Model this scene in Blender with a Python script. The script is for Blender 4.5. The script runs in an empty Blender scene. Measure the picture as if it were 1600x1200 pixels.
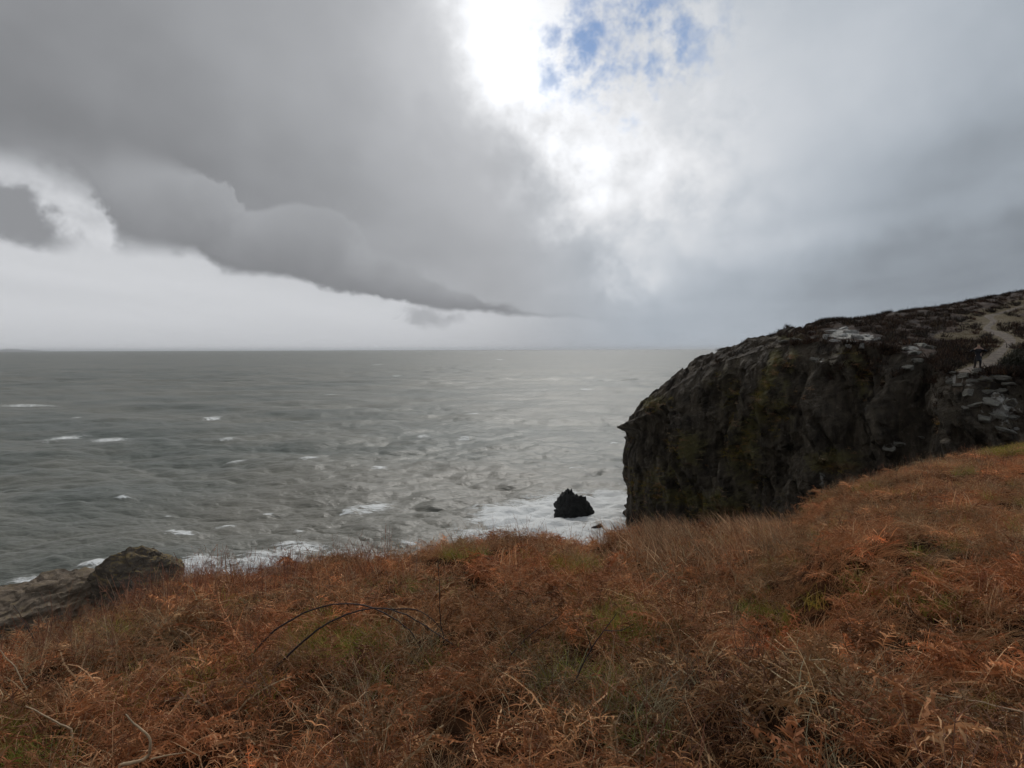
import bpy, bmesh, math, random
import numpy as np
from mathutils import Vector, Matrix, Euler
from mathutils.bvhtree import BVHTree

R_ = math.radians
SC = bpy.context.scene
COL = SC.collection

# ------------------------------------------------------------------ camera
SEA = -25.0                       # the camera is the origin of heights
F = 1000.0                        # focal length in photo pixels (photo 1600 x 1200)
cam_d = bpy.data.cameras.new('camera')
cam_d.sensor_width = 36.0
cam_d.lens = 36.0 * F / 1600.0
cam_d.clip_start = 0.05
cam_d.clip_end = 120000.0
cam = bpy.data.objects.new('camera', cam_d)
COL.objects.link(cam)
PITCH = math.atan(54.0 / F)
CAM_M = Matrix.Rotation(R_(90) - PITCH, 4, 'X') @ Matrix.Rotation(R_(-0.17), 4, 'Z')
cam.matrix_world = CAM_M
SC.camera = cam
CM3 = np.array(CAM_M.to_3x3())

def ray(px, py):
    d = CM3 @ np.array([(px - 800.0) / F, (600.0 - py) / F, -1.0])
    return d / np.linalg.norm(d)

def at(px, py, depth):
    """point on a pixel's ray at a given forward distance (metres along Y)"""
    d = ray(px, py)
    return d * (depth / d[1])

def px_of(P):
    c = P @ CM3                                     # to camera axes
    return 800 + F * c[:, 0] / -c[:, 2], 600 - F * c[:, 1] / -c[:, 2]

def on_sea(px, py, z=SEA):
    d = ray(px, py)
    return d * (z / d[2])

# ------------------------------------------------------------------ view and light
SC.view_settings.view_transform = 'Standard'
SC.view_settings.look = 'None'
SC.view_settings.exposure = 0.0
SC.view_settings.gamma = 1.0
SC.render.engine = 'CYCLES'
SC.cycles.use_denoising = True
SC.cycles.max_bounces = 6
SC.cycles.diffuse_bounces = 2
SC.cycles.glossy_bounces = 3
SC.cycles.transmission_bounces = 2
SC.cycles.volume_bounces = 0
SC.cycles.use_adaptive_sampling = True
SC.cycles.adaptive_threshold = 0.025
SC.cycles.adaptive_min_samples = 10

SUN_AZ, SUN_EL = R_(6), R_(44)    # bright gap in the clouds, ahead of the camera and above the frame
sun_d = bpy.data.lights.new('sun', 'SUN')
sun_d.energy = 1.5
sun_d.angle = R_(14)
sun_d.color = (1.0, 0.96, 0.9)
sun = bpy.data.objects.new('sun', sun_d)
COL.objects.link(sun)
sdir = Vector((math.sin(SUN_AZ) * math.cos(SUN_EL), math.cos(SUN_AZ) * math.cos(SUN_EL), math.sin(SUN_EL)))
sun.rotation_euler = sdir.to_track_quat('Z', 'Y').to_euler()

# ------------------------------------------------------------------ node helpers
class S:
    """a shader socket with arithmetic"""
    def __init__(self, nt, sock): self.nt, self.s = nt, sock
    def _m(self, op, *a, clamp=False):
        n = self.nt.nodes.new('ShaderNodeMath'); n.operation = op; n.use_clamp = clamp
        for i, v in enumerate((self,) + a):
            if isinstance(v, S): self.nt.links.new(v.s, n.inputs[i])
            else: n.inputs[i].default_value = float(v)
        return S(self.nt, n.outputs[0])
    def __add__(s, o): return s._m('ADD', o)
    __radd__ = __add__
    def __mul__(s, o): return s._m('MULTIPLY', o)
    __rmul__ = __mul__
    def __sub__(s, o): return s._m('SUBTRACT', o)
    def __rsub__(s, o): return (s * -1.0) + o
    def __truediv__(s, o): return s._m('DIVIDE', o)
    def pow(s, o): return s._m('POWER', o)
    def max(s, o): return s._m('MAXIMUM', o)
    def min(s, o): return s._m('MINIMUM', o)
    def clamp(s): return s._m('ADD', 0.0, clamp=True)
    def smooth(s, a, b):
        n = s.nt.nodes.new('ShaderNodeMapRange'); n.interpolation_type = 'SMOOTHSTEP'
        rev = a > b
        if rev: a, b = b, a
        s.nt.links.new(s.s, n.inputs[0])
        n.inputs[1].default_value = a; n.inputs[2].default_value = b
        n.inputs[3].default_value = 1.0 if rev else 0.0
        n.inputs[4].default_value = 0.0 if rev else 1.0
        return S(s.nt, n.outputs[0])
    def lerp(s, o, f):              # s -> o by f
        n = s.nt.nodes.new('ShaderNodeMix'); n.data_type = 'FLOAT'
        for i, v in ((0, f), (2, s), (3, o)):
            if isinstance(v, S): s.nt.links.new(v.s, n.inputs[i])
            else: n.inputs[i].default_value = float(v)
        return S(s.nt, n.outputs[0])
    def curve(s, pts, x0, x1, y0, y1):
        t = (s - x0) * (1.0 / (x1 - x0))
        n = s.nt.nodes.new('ShaderNodeFloatCurve')
        s.nt.links.new(t.s, n.inputs['Value'])
        c = n.mapping.curves[0]
        q = sorted(((a - x0) / (x1 - x0), (b - y0) / (y1 - y0)) for a, b in pts)
        for k, (a, b) in enumerate(q):
            if k < 2: c.points[k].location = (a, b)
            else: c.points.new(a, b)
        n.mapping.use_clip = False
        n.mapping.update()
        return S(s.nt, n.outputs[0]) * (y1 - y0) + y0

def combine(nt, x, y, z):
    n = nt.nodes.new('ShaderNodeCombineXYZ')
    for i, v in enumerate((x, y, z)):
        if isinstance(v, S): nt.links.new(v.s, n.inputs[i])
        else: n.inputs[i].default_value = v
    return n.outputs[0]

def noise(nt, vec, scale, detail=6, rough=0.55, dist=0.0, out='Fac', typ=None):
    n = nt.nodes.new('ShaderNodeTexNoise')
    if vec is not None: nt.links.new(vec, n.inputs['Vector'])
    n.inputs['Scale'].default_value = scale
    n.inputs['Detail'].default_value = detail
    n.inputs['Roughness'].default_value = rough
    n.inputs['Distortion'].default_value = dist
    if typ: n.noise_type = typ
    return S(nt, n.outputs[out]) if out == 'Fac' else n.outputs[out]

def mixc(nt, a, b, f):
    n = nt.nodes.new('ShaderNodeMix'); n.data_type = 'RGBA'
    for i, v in ((0, f), (6, a), (7, b)):
        if isinstance(v, S): nt.links.new(v.s, n.inputs[i])
        elif hasattr(v, 'is_linked'): nt.links.new(v, n.inputs[i])
        elif i == 0: n.inputs[0].default_value = v
        else: n.inputs[i].default_value = (*v[:3], 1.0)
    return n.outputs[2]

def attr(nt, name, typ='GEOMETRY', out='Fac'):
    n = nt.nodes.new('ShaderNodeAttribute'); n.attribute_name = name; n.attribute_type = typ
    return S(nt, n.outputs['Fac']) if out == 'Fac' else n.outputs[out]

def sep(nt, v):
    n = nt.nodes.new('ShaderNodeSeparateXYZ'); nt.links.new(v, n.inputs[0])
    return [S(nt, o) for o in n.outputs]

def vscale(nt, v, k):
    n = nt.nodes.new('ShaderNodeVectorMath'); n.operation = 'MULTIPLY'
    nt.links.new(v, n.inputs[0]); n.inputs[1].default_value = k
    return n.outputs[0]

# ------------------------------------------------------------------ world: broken cloud over a Nishita sky
world = bpy.data.worlds.new('World')
SC.world = world
world.use_nodes = True
nt = world.node_tree
nt.nodes.clear()
tc = nt.nodes.new('ShaderNodeTexCoord')
DIR = tc.outputs['Generated']
dx, dy, dz = sep(nt, DIR)
az = dx._m('ARCTAN2', dy)
el = dz._m('ARCSINE')

def azel(px, py):
    d = ray(px, py)
    return math.atan2(d[0], d[1]), math.asin(d[2])
A = lambda px, py=300: azel(px, py)[0]
E = lambda py, px=800: azel(px, py)[1]
def line(pts): return [azel(*p) for p in pts]

inv = (dz.max(0.0) + 0.10)
U, V = dx / inv, dy / inv
PL = combine(nt, U, V, 0.0)                       # the cloud layer seen in perspective
big = (noise(nt, PL, 0.55, 3, 0.5) - 0.5) * el.smooth(0.0, 0.12) + 0.5
PLs = combine(nt, U * 1.4 + V * -0.25, V * 0.45, 3.0)
lowfade = el.smooth(0.0, 0.09)
streak = (noise(nt, PLs, 0.8, 5, 0.55) - 0.5) * lowfade + 0.5
fine = noise(nt, DIR, 7.0, 6, 0.55)
fine2 = noise(nt, DIR, 30.0, 4, 0.6)
puff = noise(nt, DIR, 17.0, 5, 0.58)
f1, f2, f3 = fine - 0.5, fine2 - 0.5, puff - 0.5
wob = f1 * 0.055 + f2 * 0.022 + f3 * 0.040
azw = az + f2 * 0.05 + f3 * 0.07
QW = combine(nt, az + f2 * 0.04 + f3 * 0.08, el + f2 * 0.025 + f1 * 0.04 + f3 * 0.025, 0.0)   # ragged sky angles
def ell(px, py, rx, ry, rot=0.0, grow=1.2):
    """1 in the middle of a ragged cloud patch, 0 outside it"""
    a0, e0 = azel(px, py)
    m = nt.nodes.new('ShaderNodeMapping'); m.vector_type = 'TEXTURE'
    m.inputs['Location'].default_value = (a0, e0, 0); m.inputs['Rotation'].default_value = (0, 0, rot)
    m.inputs['Scale'].default_value = (rx / F * grow, ry / F * grow, 1.0)
    nt.links.new(QW, m.inputs['Vector'])
    g = nt.nodes.new('ShaderNodeTexGradient'); g.gradient_type = 'SPHERICAL'
    nt.links.new(m.outputs[0], g.inputs[0])
    return S(nt, g.outputs['Fac'])
# bank of cloud on the left: upper deck and a roll hanging below its edge
e1 = azw.curve(line([(-700, 250), (-250, 240), (0, 250), (70, 268), (140, 300), (185, 372), (215, 388), (270, 392), (350, 425),
                    (470, 437), (600, 468), (710, 484), (800, 492), (1000, 500)]), -1.6, 1.6, 0.0, 1.0)
e2 = azw.curve(line([(-700, 240), (0, 245), (150, 272), (190, 258), (280, 262), (350, 290), (395, 330), (455, 322), (530, 336),
                    (575, 385), (660, 418), (720, 455), (800, 485), (1000, 495)]), -1.6, 1.6, 0.0, 1.0)
soft = az.smooth(A(500), A(40)) * 0.035 + 0.010
bank = ((el - e1 + wob * 0.42) / soft + 0.4).smooth(0.0, 1.0)
frac = ((el - e1) / ((e2 - e1).max(0.03))).clamp()
upper = ((el - e2 + wob * 0.45) / (az.smooth(A(330), A(100)) * 0.10 + 0.010) + 0.4).smooth(0.0, 1.0)
roll = frac * 0.14 + 0.235 + f1 * 0.10 + f3 * 0.05
deckL = az.smooth(-0.70, 0.02) * 0.20 + 0.285 + (big - 0.5) * 0.10 + f1 * 0.10 + (streak - 0.5) * 0.10
deckL = deckL + (el - e2).smooth(0.20, 0.0) * -0.075
bankL = roll.lerp(deckL, upper)
# low bright sky under the bank
low = az.smooth(0.30, -0.20) * 0.20 + 0.41 + (streak - 0.5) * 0.14
low = low + (el.smooth(0.0, 0.06) - 1.0) * 0.06
wisps = (f3 * 0.6 + f1 * 0.6 + (streak - 0.5) * 0.4) * (az - A(90, 330))._m('ABSOLUTE').smooth(0.20, 0.05) * (el - E(330))._m('ABSOLUTE').smooth(0.09, 0.04)
low = low + wisps * 1.0
low = low.lerp(0.29, ell(5, 332, 85, 32, -0.38).smooth(0.05, 0.55))
low = low.lerp(0.38, ell(665, 491, 55, 14, -0.10).smooth(0.0, 0.7) * 0.8)
# right-hand deck, thinner towards the gap; the same cloud goes on all round
right = az.smooth(0.15, 0.75) * -0.10 + 0.53 + (big - 0.5) * 0.22 + (streak - 0.5) * 0.16 + f1 * 0.16 + f3 * 0.05
right = right + (el.smooth(0.02, 0.24) - 1.0) * 0.07
right = right + ell(1540, 400, 360, 95, 0.12).smooth(0.0, 0.9) * -0.12 + ell(1560, 230, 200, 60, 0.2).smooth(0.0, 0.9) * -0.06 + ell(1230, 130, 260, 170).smooth(0.0, 0.9) * 0.10 + ell(1420, 345, 320, 30, 0.10).smooth(0.0, 0.9) * 0.05
left_side = (az + f1 * 0.12 + f3 * 0.06 - A(880)).smooth(0.12, -0.12)
rest = low.lerp(right, (el - e1).smooth(-0.02, 0.06).max((left_side - 1.0)._m('ABSOLUTE')))
L = rest.lerp(bankL, bank * left_side)
# the bright gap between the two decks
bc = (el + f1 * 0.10).curve([(E(-250), A(740)), (E(0), A(775, 0)), (E(80), A(800, 80)), (E(180), A(850, 180)), (E(260), A(890, 260)),
              (E(330), A(935, 330)), (E(400), A(985, 400)), (E(460), A(1020, 460)), (E(545), A(1100))], 0.0, 1.0, -0.6, 0.6)
bd = az - bc + f1 * 0.14 + f3 * 0.06
gap = (bd.smooth(-0.15, 0.0) * bd.smooth(0.40, 0.0)) * el.smooth(0.04, 0.26) * el.smooth(1.2, 0.6)
L = L + gap * (0.26 + f3 * 0.55 + f1 * 0.5)
core = bd._m('ABSOLUTE').smooth(0.12, 0.0) * el.smooth(0.10, 0.30)
L = L + core * (0.17 + f3 * 0.3) * el.smooth(0.95, 0.6)
L = L + ell(780, 50, 190, 150, 0, 1.4).smooth(0.0, 1.0) * 0.24 + ell(1010, 240, 180, 150, 0, 1.3).smooth(0.0, 0.9) * (0.07 + f3 * 0.35)
L = L + ell(990, 430, 70, 45).smooth(0.0, 0.9) * (0.12 + f2 * 0.4)
L = L.max(0.05)
# blue holes
hole = ell(985, 65, 190, 120).smooth(0.0, 0.75)
blue = (f3 * 1.9 + f2 * 1.5 + hole * 0.42 - 0.20).smooth(-0.12, 0.60) * hole * 0.92
L = L.lerp(L.max(0.66 - f3 * 0.6), hole)
sky = nt.nodes.new('ShaderNodeTexSky')
sky.sky_type = 'NISHITA'
sky.sun_disc = False
sky.sun_elevation = SUN_EL
sky.sun_rotation = SUN_AZ
sky.altitude = 30
sky.dust_density = 0.1
sky.ozone_density = 4.0
skyc = nt.nodes.new('ShaderNodeVectorMath'); skyc.operation = 'SCALE'
nt.links.new(sky.outputs[0], skyc.inputs[0]); skyc.inputs['Scale'].default_value = 0.085
tint = mixc(nt, mixc(nt, (0.965, 0.99, 1.04), (0.885, 0.985, 1.105), az.smooth(-0.05, 0.25)), (0.985, 1.0, 1.03), L.smooth(0.35, 0.85))
cl = nt.nodes.new('ShaderNodeVectorMath'); cl.operation = 'SCALE'
nt.links.new(tint, cl.inputs[0]); nt.links.new(L.s, cl.inputs['Scale'])
final = mixc(nt, cl.outputs[0], skyc.outputs[0], blue)
bg = nt.nodes.new('ShaderNodeBackground')
nt.links.new(final, bg.inputs['Color'])
bg.inputs['Strength'].default_value = 1.0
wo = nt.nodes.new('ShaderNodeOutputWorld')
nt.links.new(bg.outputs[0], wo.inputs['Surface'])
world.cycles.sampling_method = 'NONE'

# ------------------------------------------------------------------ numpy noise
_rs = np.random.RandomState(7)
_PERM = np.concatenate([_rs.permutation(256)] * 3).astype(np.int32)
_G = _rs.normal(size=(256, 3)); _G /= np.linalg.norm(_G, axis=1)[:, None]

def perlin(P):
    i = np.floor(P).astype(np.int32); f = P - i
    u = f * f * f * (f * (f * 6 - 15) + 10)
    i &= 255
    def c(ox, oy, oz):
        h = _PERM[_PERM[_PERM[(i[:, 0] + ox) & 255] + ((i[:, 1] + oy) & 255)] + ((i[:, 2] + oz) & 255)]
        g = _G[h]
        return g[:, 0] * (f[:, 0] - ox) + g[:, 1] * (f[:, 1] - oy) + g[:, 2] * (f[:, 2] - oz)
    l = lambda a, b, t: a + (b - a) * t
    x00 = l(c(0, 0, 0), c(1, 0, 0), u[:, 0]); x10 = l(c(0, 1, 0), c(1, 1, 0), u[:, 0])
    x01 = l(c(0, 0, 1), c(1, 0, 1), u[:, 0]); x11 = l(c(0, 1, 1), c(1, 1, 1), u[:, 0])
    return l(l(x00, x10, u[:, 1]), l(x01, x11, u[:, 1]), u[:, 2]) * 1.5

def fbm(P, octs=4, gain=0.5, ridged=False, seed=0.0):
    P = np.asarray(P, float) + seed * 17.31
    a, s, t = 1.0, 0.0, 0.0
    for _ in range(octs):
        n = perlin(P)
        if ridged: n = 1.0 - 2.0 * np.abs(n)
        s = s + a * n; t += a; a *= gain; P = P * 2.03 + 11.7
    return s / t

def worley(P, seed=0):
    """distance to nearest and second nearest feature points, and a value per cell"""
    P = np.asarray(P, float) + seed * 3.77
    i = np.floor(P).astype(np.int32); f = P - i
    d1 = np.full(len(P), 9.0); d2 = np.full(len(P), 9.0); v = np.zeros(len(P))
    for ox in (-1, 0, 1):
        for oy in (-1, 0, 1):
            for oz in (-1, 0, 1):
                h = _PERM[_PERM[_PERM[(i[:, 0] + ox) & 255] + ((i[:, 1] + oy) & 255)] + ((i[:, 2] + oz) & 255)]
                q = np.stack([((h * 73) & 255) / 255.0 + ox, ((h * 151 + 31) & 255) / 255.0 + oy, ((h * 199 + 77) & 255) / 255.0 + oz], 1)
                d = np.linalg.norm(q - f, axis=1)
                nearer = d < d1
                d2 = np.where(nearer, d1, np.minimum(d2, d))
                v = np.where(nearer, h / 255.0, v)
                d1 = np.where(nearer, d, d1)
    return d1, d2, v

def sstep(x, a, b):
    t = np.clip((x - a) / (b - a), 0, 1)
    return t * t * (3 - 2 * t)

def gauss(x, y, cx, cy, rx, ry, rot=0.0):
    c, s = math.cos(rot), math.sin(rot)
    u = ((x - cx) * c + (y - cy) * s) / rx; v = (-(x - cx) * s + (y - cy) * c) / ry
    return np.exp(-(u * u + v * v))

# ------------------------------------------------------------------ mesh helpers
def mesh_np(name, V, Fq, mat=None, parent=None, smooth=True, attrs=None, link=True):
    V = np.asarray(V, np.float32); Fq = np.asarray(Fq, np.int32)
    me = bpy.data.meshes.new(name)
    k = Fq.shape[1]
    me.vertices.add(len(V)); me.vertices.foreach_set('co', V.ravel())
    me.loops.add(Fq.size); me.loops.foreach_set('vertex_index', Fq.ravel())
    me.polygons.add(len(Fq))
    me.polygons.foreach_set('loop_start', np.arange(0, Fq.size, k, dtype=np.int32))
    me.polygons.foreach_set('use_smooth', np.full(len(Fq), smooth, dtype=bool))
    me.update(calc_edges=True)
    for n, a in (attrs or {}).items():
        a = np.asarray(a, np.float32)
        if a.ndim == 1:
            t = me.attributes.new(n, 'FLOAT', 'POINT'); t.data.foreach_set('value', a)
        elif a.shape[1] == 4:
            t = me.attributes.new(n, 'FLOAT_COLOR', 'POINT'); t.data.foreach_set('color', a.ravel())
        else:
            t = me.attributes.new(n, 'FLOAT_VECTOR', 'POINT'); t.data.foreach_set('vector', a.ravel())
    if mat: me.materials.append(mat)
    o = bpy.data.objects.new(name, me)
    if link: COL.objects.link(o)
    if parent: o.parent = parent
    return o

def grid_faces(nr, nc, flip=False):
    i = np.arange(nr - 1)[:, None] * nc + np.arange(nc - 1)[None, :]
    q = np.stack([i, i + 1, i + nc + 1, i + nc], -1).reshape(-1, 4)
    return q[:, ::-1] if flip else q

def tag(o, label=None, cat=None, group=None, kind=None):
    if label: o['label'] = label
    if cat: o['category'] = cat
    if group: o['group'] = group
    if kind: o['kind'] = kind
    return o

def empty(name, loc):
    o = bpy.data.objects.new(name, None); COL.objects.link(o); o.location = loc
    o.empty_display_size = 0.2
    return o

def new_mat(name):
    m = bpy.data.materials.new(name); m.use_nodes = True
    t = m.node_tree; t.nodes.clear()
    b = t.nodes.new('ShaderNodeBsdfPrincipled'); o = t.nodes.new('ShaderNodeOutputMaterial')
    t.links.new(b.outputs[0], o.inputs['Surface'])
    return m, t, b

def bump(t, b, h, strength, dist):
    n = t.nodes.new('ShaderNodeBump'); n.inputs['Strength'].default_value = strength
    n.inputs['Distance'].default_value = dist
    t.links.new(h.s, n.inputs['Height']); t.links.new(n.outputs[0], b.inputs['Normal'])
    return n

def objco(t):
    return t.nodes.new('ShaderNodeTexCoord').outputs['Object']

def geo(t, out):
    return t.nodes.new('ShaderNodeNewGeometry').outputs[out]

# ------------------------------------------------------------------ the sea
def ocean_tile(L, n, seed, wind, lo, hi, spread=3.0, wdir=(0.12, -1.0)):
    rng = np.random.RandomState(seed)
    k1 = np.fft.fftfreq(n, L / n) * 2 * np.pi
    kx, ky = np.meshgrid(k1, k1, indexing='xy')
    k = np.hypot(kx, ky); k[0, 0] = 1e-6
    Lw = wind * wind / 9.81
    w = np.array(wdir) / np.hypot(*wdir)
    c = (kx * w[0] + ky * w[1]) / k
    P = np.exp(-1 / (k * Lw) ** 2) / k ** 4 * (0.12 + np.abs(c) ** spread) * np.where(c < 0, 0.15, 1.0)
    lam = 2 * np.pi / k
    P *= ((lam < hi) & (lam >= lo))
    P[0, 0] = 0
    h = (rng.normal(size=k.shape) + 1j * rng.normal(size=k.shape)) * np.sqrt(P)
    H = np.fft.ifft2(h)
    s = H.real.std()
    h = h / s
    z = np.fft.ifft2(h).real
    X = np.fft.ifft2(-1j * kx / k * h).real
    Y = np.fft.ifft2(-1j * ky / k * h).real
    return z, X, Y

def tile_sample(T, L, x, y):
    n = T.shape[0]
    u = (x / L % 1.0) * n; v = (y / L % 1.0) * n
    i = np.floor(u).astype(int); j = np.floor(v).astype(int); fu = u - i; fv = v - j
    i %= n; j %= n; i1 = (i + 1) % n; j1 = (j + 1) % n
    return (T[j, i] * (1 - fu) + T[j, i1] * fu) * (1 - fv) + (T[j1, i] * (1 - fu) + T[j1, i1] * fu) * fv

rows = np.concatenate([np.linspace(900, 520, 60, endpoint=False), np.linspace(520, 60, 400, endpoint=False), np.linspace(60, 1.0, 120)])
dist = 25000.0 / rows
dist = np.concatenate([dist, [40000.0, 60000.0]])
azs = np.concatenate([np.linspace(-78, -44, 50, endpoint=False), np.degrees(np.arctan(np.linspace(-0.965, 0.5, 760, endpoint=False))), np.linspace(26.6, 80, 70)])
azs = np.radians(azs)
nr, nc = len(dist), len(azs)
DD, AA = np.meshgrid(dist, azs, indexing='ij')
RR = DD / np.maximum(np.cos(AA), 0.35)
sx, sy = (RR * np.sin(AA)).ravel(), (RR * np.cos(AA)).ravel()
rr = RR.ravel()
cell = np.maximum(np.gradient(RR, axis=0).ravel(), rr * 0.0018)
Z = np.zeros_like(sx); XD = np.zeros_like(sx); YD = np.zeros_like(sx); J = np.zeros_like(sx)
for (Lt, n, seed, lo, hi, rms, chop) in ((311.0, 512, 3, 9.0, 80.0, 0.60, 1.15), (83.0, 512, 5, 2.2, 9.0, 0.19, 1.0), (29.0, 512, 9, 0.5, 2.2, 0.055, 0.8)):
    tz, tx, ty = ocean_tile(Lt, n, seed, 9.5, lo, hi)
    wx = 6.0 * fbm(np.stack([sx / 220, sy / 220, sx * 0], 1), 2, seed=seed) if lo > 3 else 0.0
    ca, sa = math.cos(0.17 * seed), math.sin(0.17 * seed) * 0.35
    fx, fy = sx + wx, sy + wx * 0.5 + sx * 0.06 * math.sin(seed)
    fade = np.clip(1.4 - cell / (lo + 0.25 * (hi - lo)) * 1.1, 0.0, 1.0)
    Z += rms * fade * tile_sample(tz, Lt, fx, fy)
    XD += rms * chop * fade * tile_sample(tx, Lt, fx, fy)
    YD += rms * chop * fade * tile_sample(ty, Lt, fx, fy)
    gy, gx = np.gradient(ty, Lt / n), np.gradient(tx, Lt / n)
    jac = (1 + rms * chop * gx[1]) * (1 + rms * chop * gy[0]) - (rms * chop) ** 2 * gx[0] * gy[1]
    if lo > 1: J += (1 - tile_sample(jac, Lt, fx, fy)) * (1.0 if lo > 5 else 0.55) * np.clip(fade + 0.55, 0, 1)
# gustiness: broad groups of higher and lower waves
gust = 0.75 + 0.6 * fbm(np.stack([sx / 160, sy / 90, sx * 0 + 3], 1), 3, seed=2)
Z *= gust
# whitecaps that can be made out in the photo: (px, py, length px, height px)
caps = [(103, 683, 30, 7), (175, 690, 42, 3), (330, 653, 17, 3), (355, 688, 14, 2), (375, 722, 20, 2.5), (480, 722, 18, 2.5),
        (660, 683, 12, 2.5), (726, 687, 14, 2.5), (580, 790, 46, 11), (545, 797, 14, 6), (350, 824, 20, 3), (470, 829, 20, 4),
        (450, 858, 30, 5), (272, 842, 34, 4), (185, 783, 12, 1.5), (255, 803, 10, 1.5), (960, 697, 10, 1.5), (915, 608, 16, 1.5), (617, 588, 12, 1.3),
        (40, 634, 60, 1.3), (120, 653, 10, 1.3), (590, 735, 18, 3), (640, 850, 20, 3), (740, 650, 14, 1.5), (850, 635, 12, 1.3),
        (520, 617, 12, 1.2), (590, 570, 10, 0.8), (780, 562, 9, 0.8), (905, 582, 14, 0.9), (700, 610, 9, 1), (420, 800, 16, 2), (900, 735, 18, 2)]
capf = np.zeros_like(sx)
for (px, py, lx, hy) in caps:
    p = on_sea(px, py); q = on_sea(px + lx, py); w = on_sea(px, py - hy)
    lxm = abs(q[0] - p[0]); hym = max(abs(w[1] - p[1]), 0.35)
    g = gauss(sx, sy, p[0], p[1], lxm, hym, 0.12 * math.sin(px))
    capf = np.maximum(capf, g)
    Z += 0.35 * gauss(sx, sy, p[0], p[1] + 0.4 * hym, lxm * 1.4, hym * 0.8 + 1.0, 0.12 * math.sin(px)) * np.clip(60 / p[1] + 0.4, 0, 1)
# surf: broad churned areas near the rocks and the shore, in sea coordinates
surf = np.zeros_like(sx)
for (px, py, lx, hy, w) in [(905, 796, 100, 27, 1.35), (810, 812, 75, 21, 1.1), (760, 838, 60, 16, 0.9), (965, 785, 50, 22, 1.1), (870, 845, 90, 26, 1.3), (985, 830, 60, 30, 1.2),
                            (700, 868, 70, 18, 0.55), (560, 880, 90, 22, 0.7), (430, 888, 90, 20, 0.95), (340, 900, 90, 20, 1.0), (300, 890, 40, 14, 0.9), (470, 862, 50, 9, 0.6),
                            (110, 900, 60, 8, 1.2), (45, 925, 60, 9, 1.25), (165, 885, 30, 5, 0.8), (250, 930, 90, 20, 0.9)]:
    p = on_sea(px, py); q = on_sea(px + lx, py); w2 = on_sea(px, py - hy)
    surf = np.maximum(surf, w * gauss(sx, sy, p[0], p[1], abs(q[0] - p[0]), abs(w2[1] - p[1])))
silt = np.clip(1.2 * gauss(sx, sy, *on_sea(560, 800)[:2], 34, 26) + 0.9 * gauss(sx, sy, *on_sea(720, 760)[:2], 30, 30) + surf * 0.5, 0, 1)
Z = Z * (1 + 0.3 * np.clip(surf, 0, 1))
V = np.stack([sx + XD, sy + YD, SEA + Z], 1)

m_sea, t, b = new_mat('sea_water')
P_ = geo(t, 'Position')
foamA, surfA, siltA, capA = attr(t, 'foam'), attr(t, 'surf'), attr(t, 'silt'), attr(t, 'cap')
n1 = noise(t, P_, 0.9, 5, 0.62)
n2 = noise(t, vscale(t, P_, (0.55, 1.5, 1.0)), 0.35, 5, 0.62, 1.2)
n3 = noise(t, P_, 3.4, 4, 0.6)
brk = (foamA + (n1 - 0.5) * 0.9 + (n3 - 0.5) * 0.3).smooth(0.98, 1.40)
n4 = noise(t, vscale(t, P_, (0.45, 1.25, 1.0)), 1.6, 5, 0.68)
cap = (capA * 0.95 + (n4 - 0.5) * 3.2 + (n3 - 0.5) * 0.7 - (1.0 - capA) * 0.30).smooth(0.34, 1.0)
lace = (n2 - 0.5)._m('ABSOLUTE').smooth(0.09, 0.0) * 0.55 + n3 * 0.35
srf = (surfA * 1.35 + (lace - 0.35) * 0.70 + (n1 - 0.5) * 1.0 - 0.30).smooth(0.16, 0.70)
fo = brk.max(cap).max(srf).clamp()
mott = noise(t, vscale(t, P_, (1, 1.6, 1)), 0.018, 4, 0.6)
wc = mixc(t, (0.095, 0.108, 0.095), (0.150, 0.150, 0.126), mott.smooth(0.35, 0.65))
wc = mixc(t, wc, (0.170, 0.160, 0.132), siltA * 0.8)
colr = mixc(t, wc, (0.72, 0.73, 0.72), fo)
t.links.new(colr, b.inputs['Base Color'])
t.links.new((fo * 0.45 + 0.42).s, b.inputs['Roughness'])
b.inputs['IOR'].default_value = 1.33
camd = t.nodes.new('ShaderNodeNewGeometry')
bh = noise(t, vscale(t, P_, (0.7, 1.3, 1.0)), 1.5, 4, 0.62) * 0.26 + noise(t, vscale(t, P_, (0.6, 1.4, 1.0)), 0.22, 4, 0.6) * 1.0 + fo * n3 * 0.10
bump(t, b, bh, 0.6, 1.0)
sea = mesh_np('sea', V, grid_faces(nr, nc, True), m_sea, attrs={'foam': J, 'surf': surf, 'silt': silt, 'cap': capf})
tag(sea, kind='structure')

# ------------------------------------------------------------------ far islands in the haze
def island(p0, p1, hgt, seed, name='island'):
    n, m = 60, 12
    p0, p1 = np.array(p0[:2]), np.array(p1[:2])
    t_ = np.linspace(0, 1, n)
    dirv = p1 - p0; nrm = np.array([-dirv[1], dirv[0]]) / np.linalg.norm(dirv)
    prof = np.sin(np.pi * t_) ** 0.6 * (0.6 + 0.9 * fbm(np.stack([t_ * 6, t_ * 0, t_ * 0 + seed], 1), 4))
    vs = []
    for j in range(m):
        w = -1 + 2 * j / (m - 1)
        c = p0[None] + dirv[None] * t_[:, None] + nrm[None] * w * 1800
        z = SEA - 3 + np.maximum(hgt * prof * (1 - w * w), 0)
        vs.append(np.column_stack([c, z]))
    return mesh_np(name, np.concatenate(vs), grid_faces(m, n, True), m_far)
m_far, t, b = new_mat('far_land')
t.links.new(mixc(t, (0.05, 0.055, 0.04), (0.09, 0.08, 0.06), noise(t, objco(t), 0.002, 4).smooth(0.4, 0.6)), b.inputs['Base Color'])
b.inputs['Roughness'].default_value = 0.9
tag(island(at(-60, 546, 42000), at(70, 546, 43000), 190, 4), kind='structure')

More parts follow.
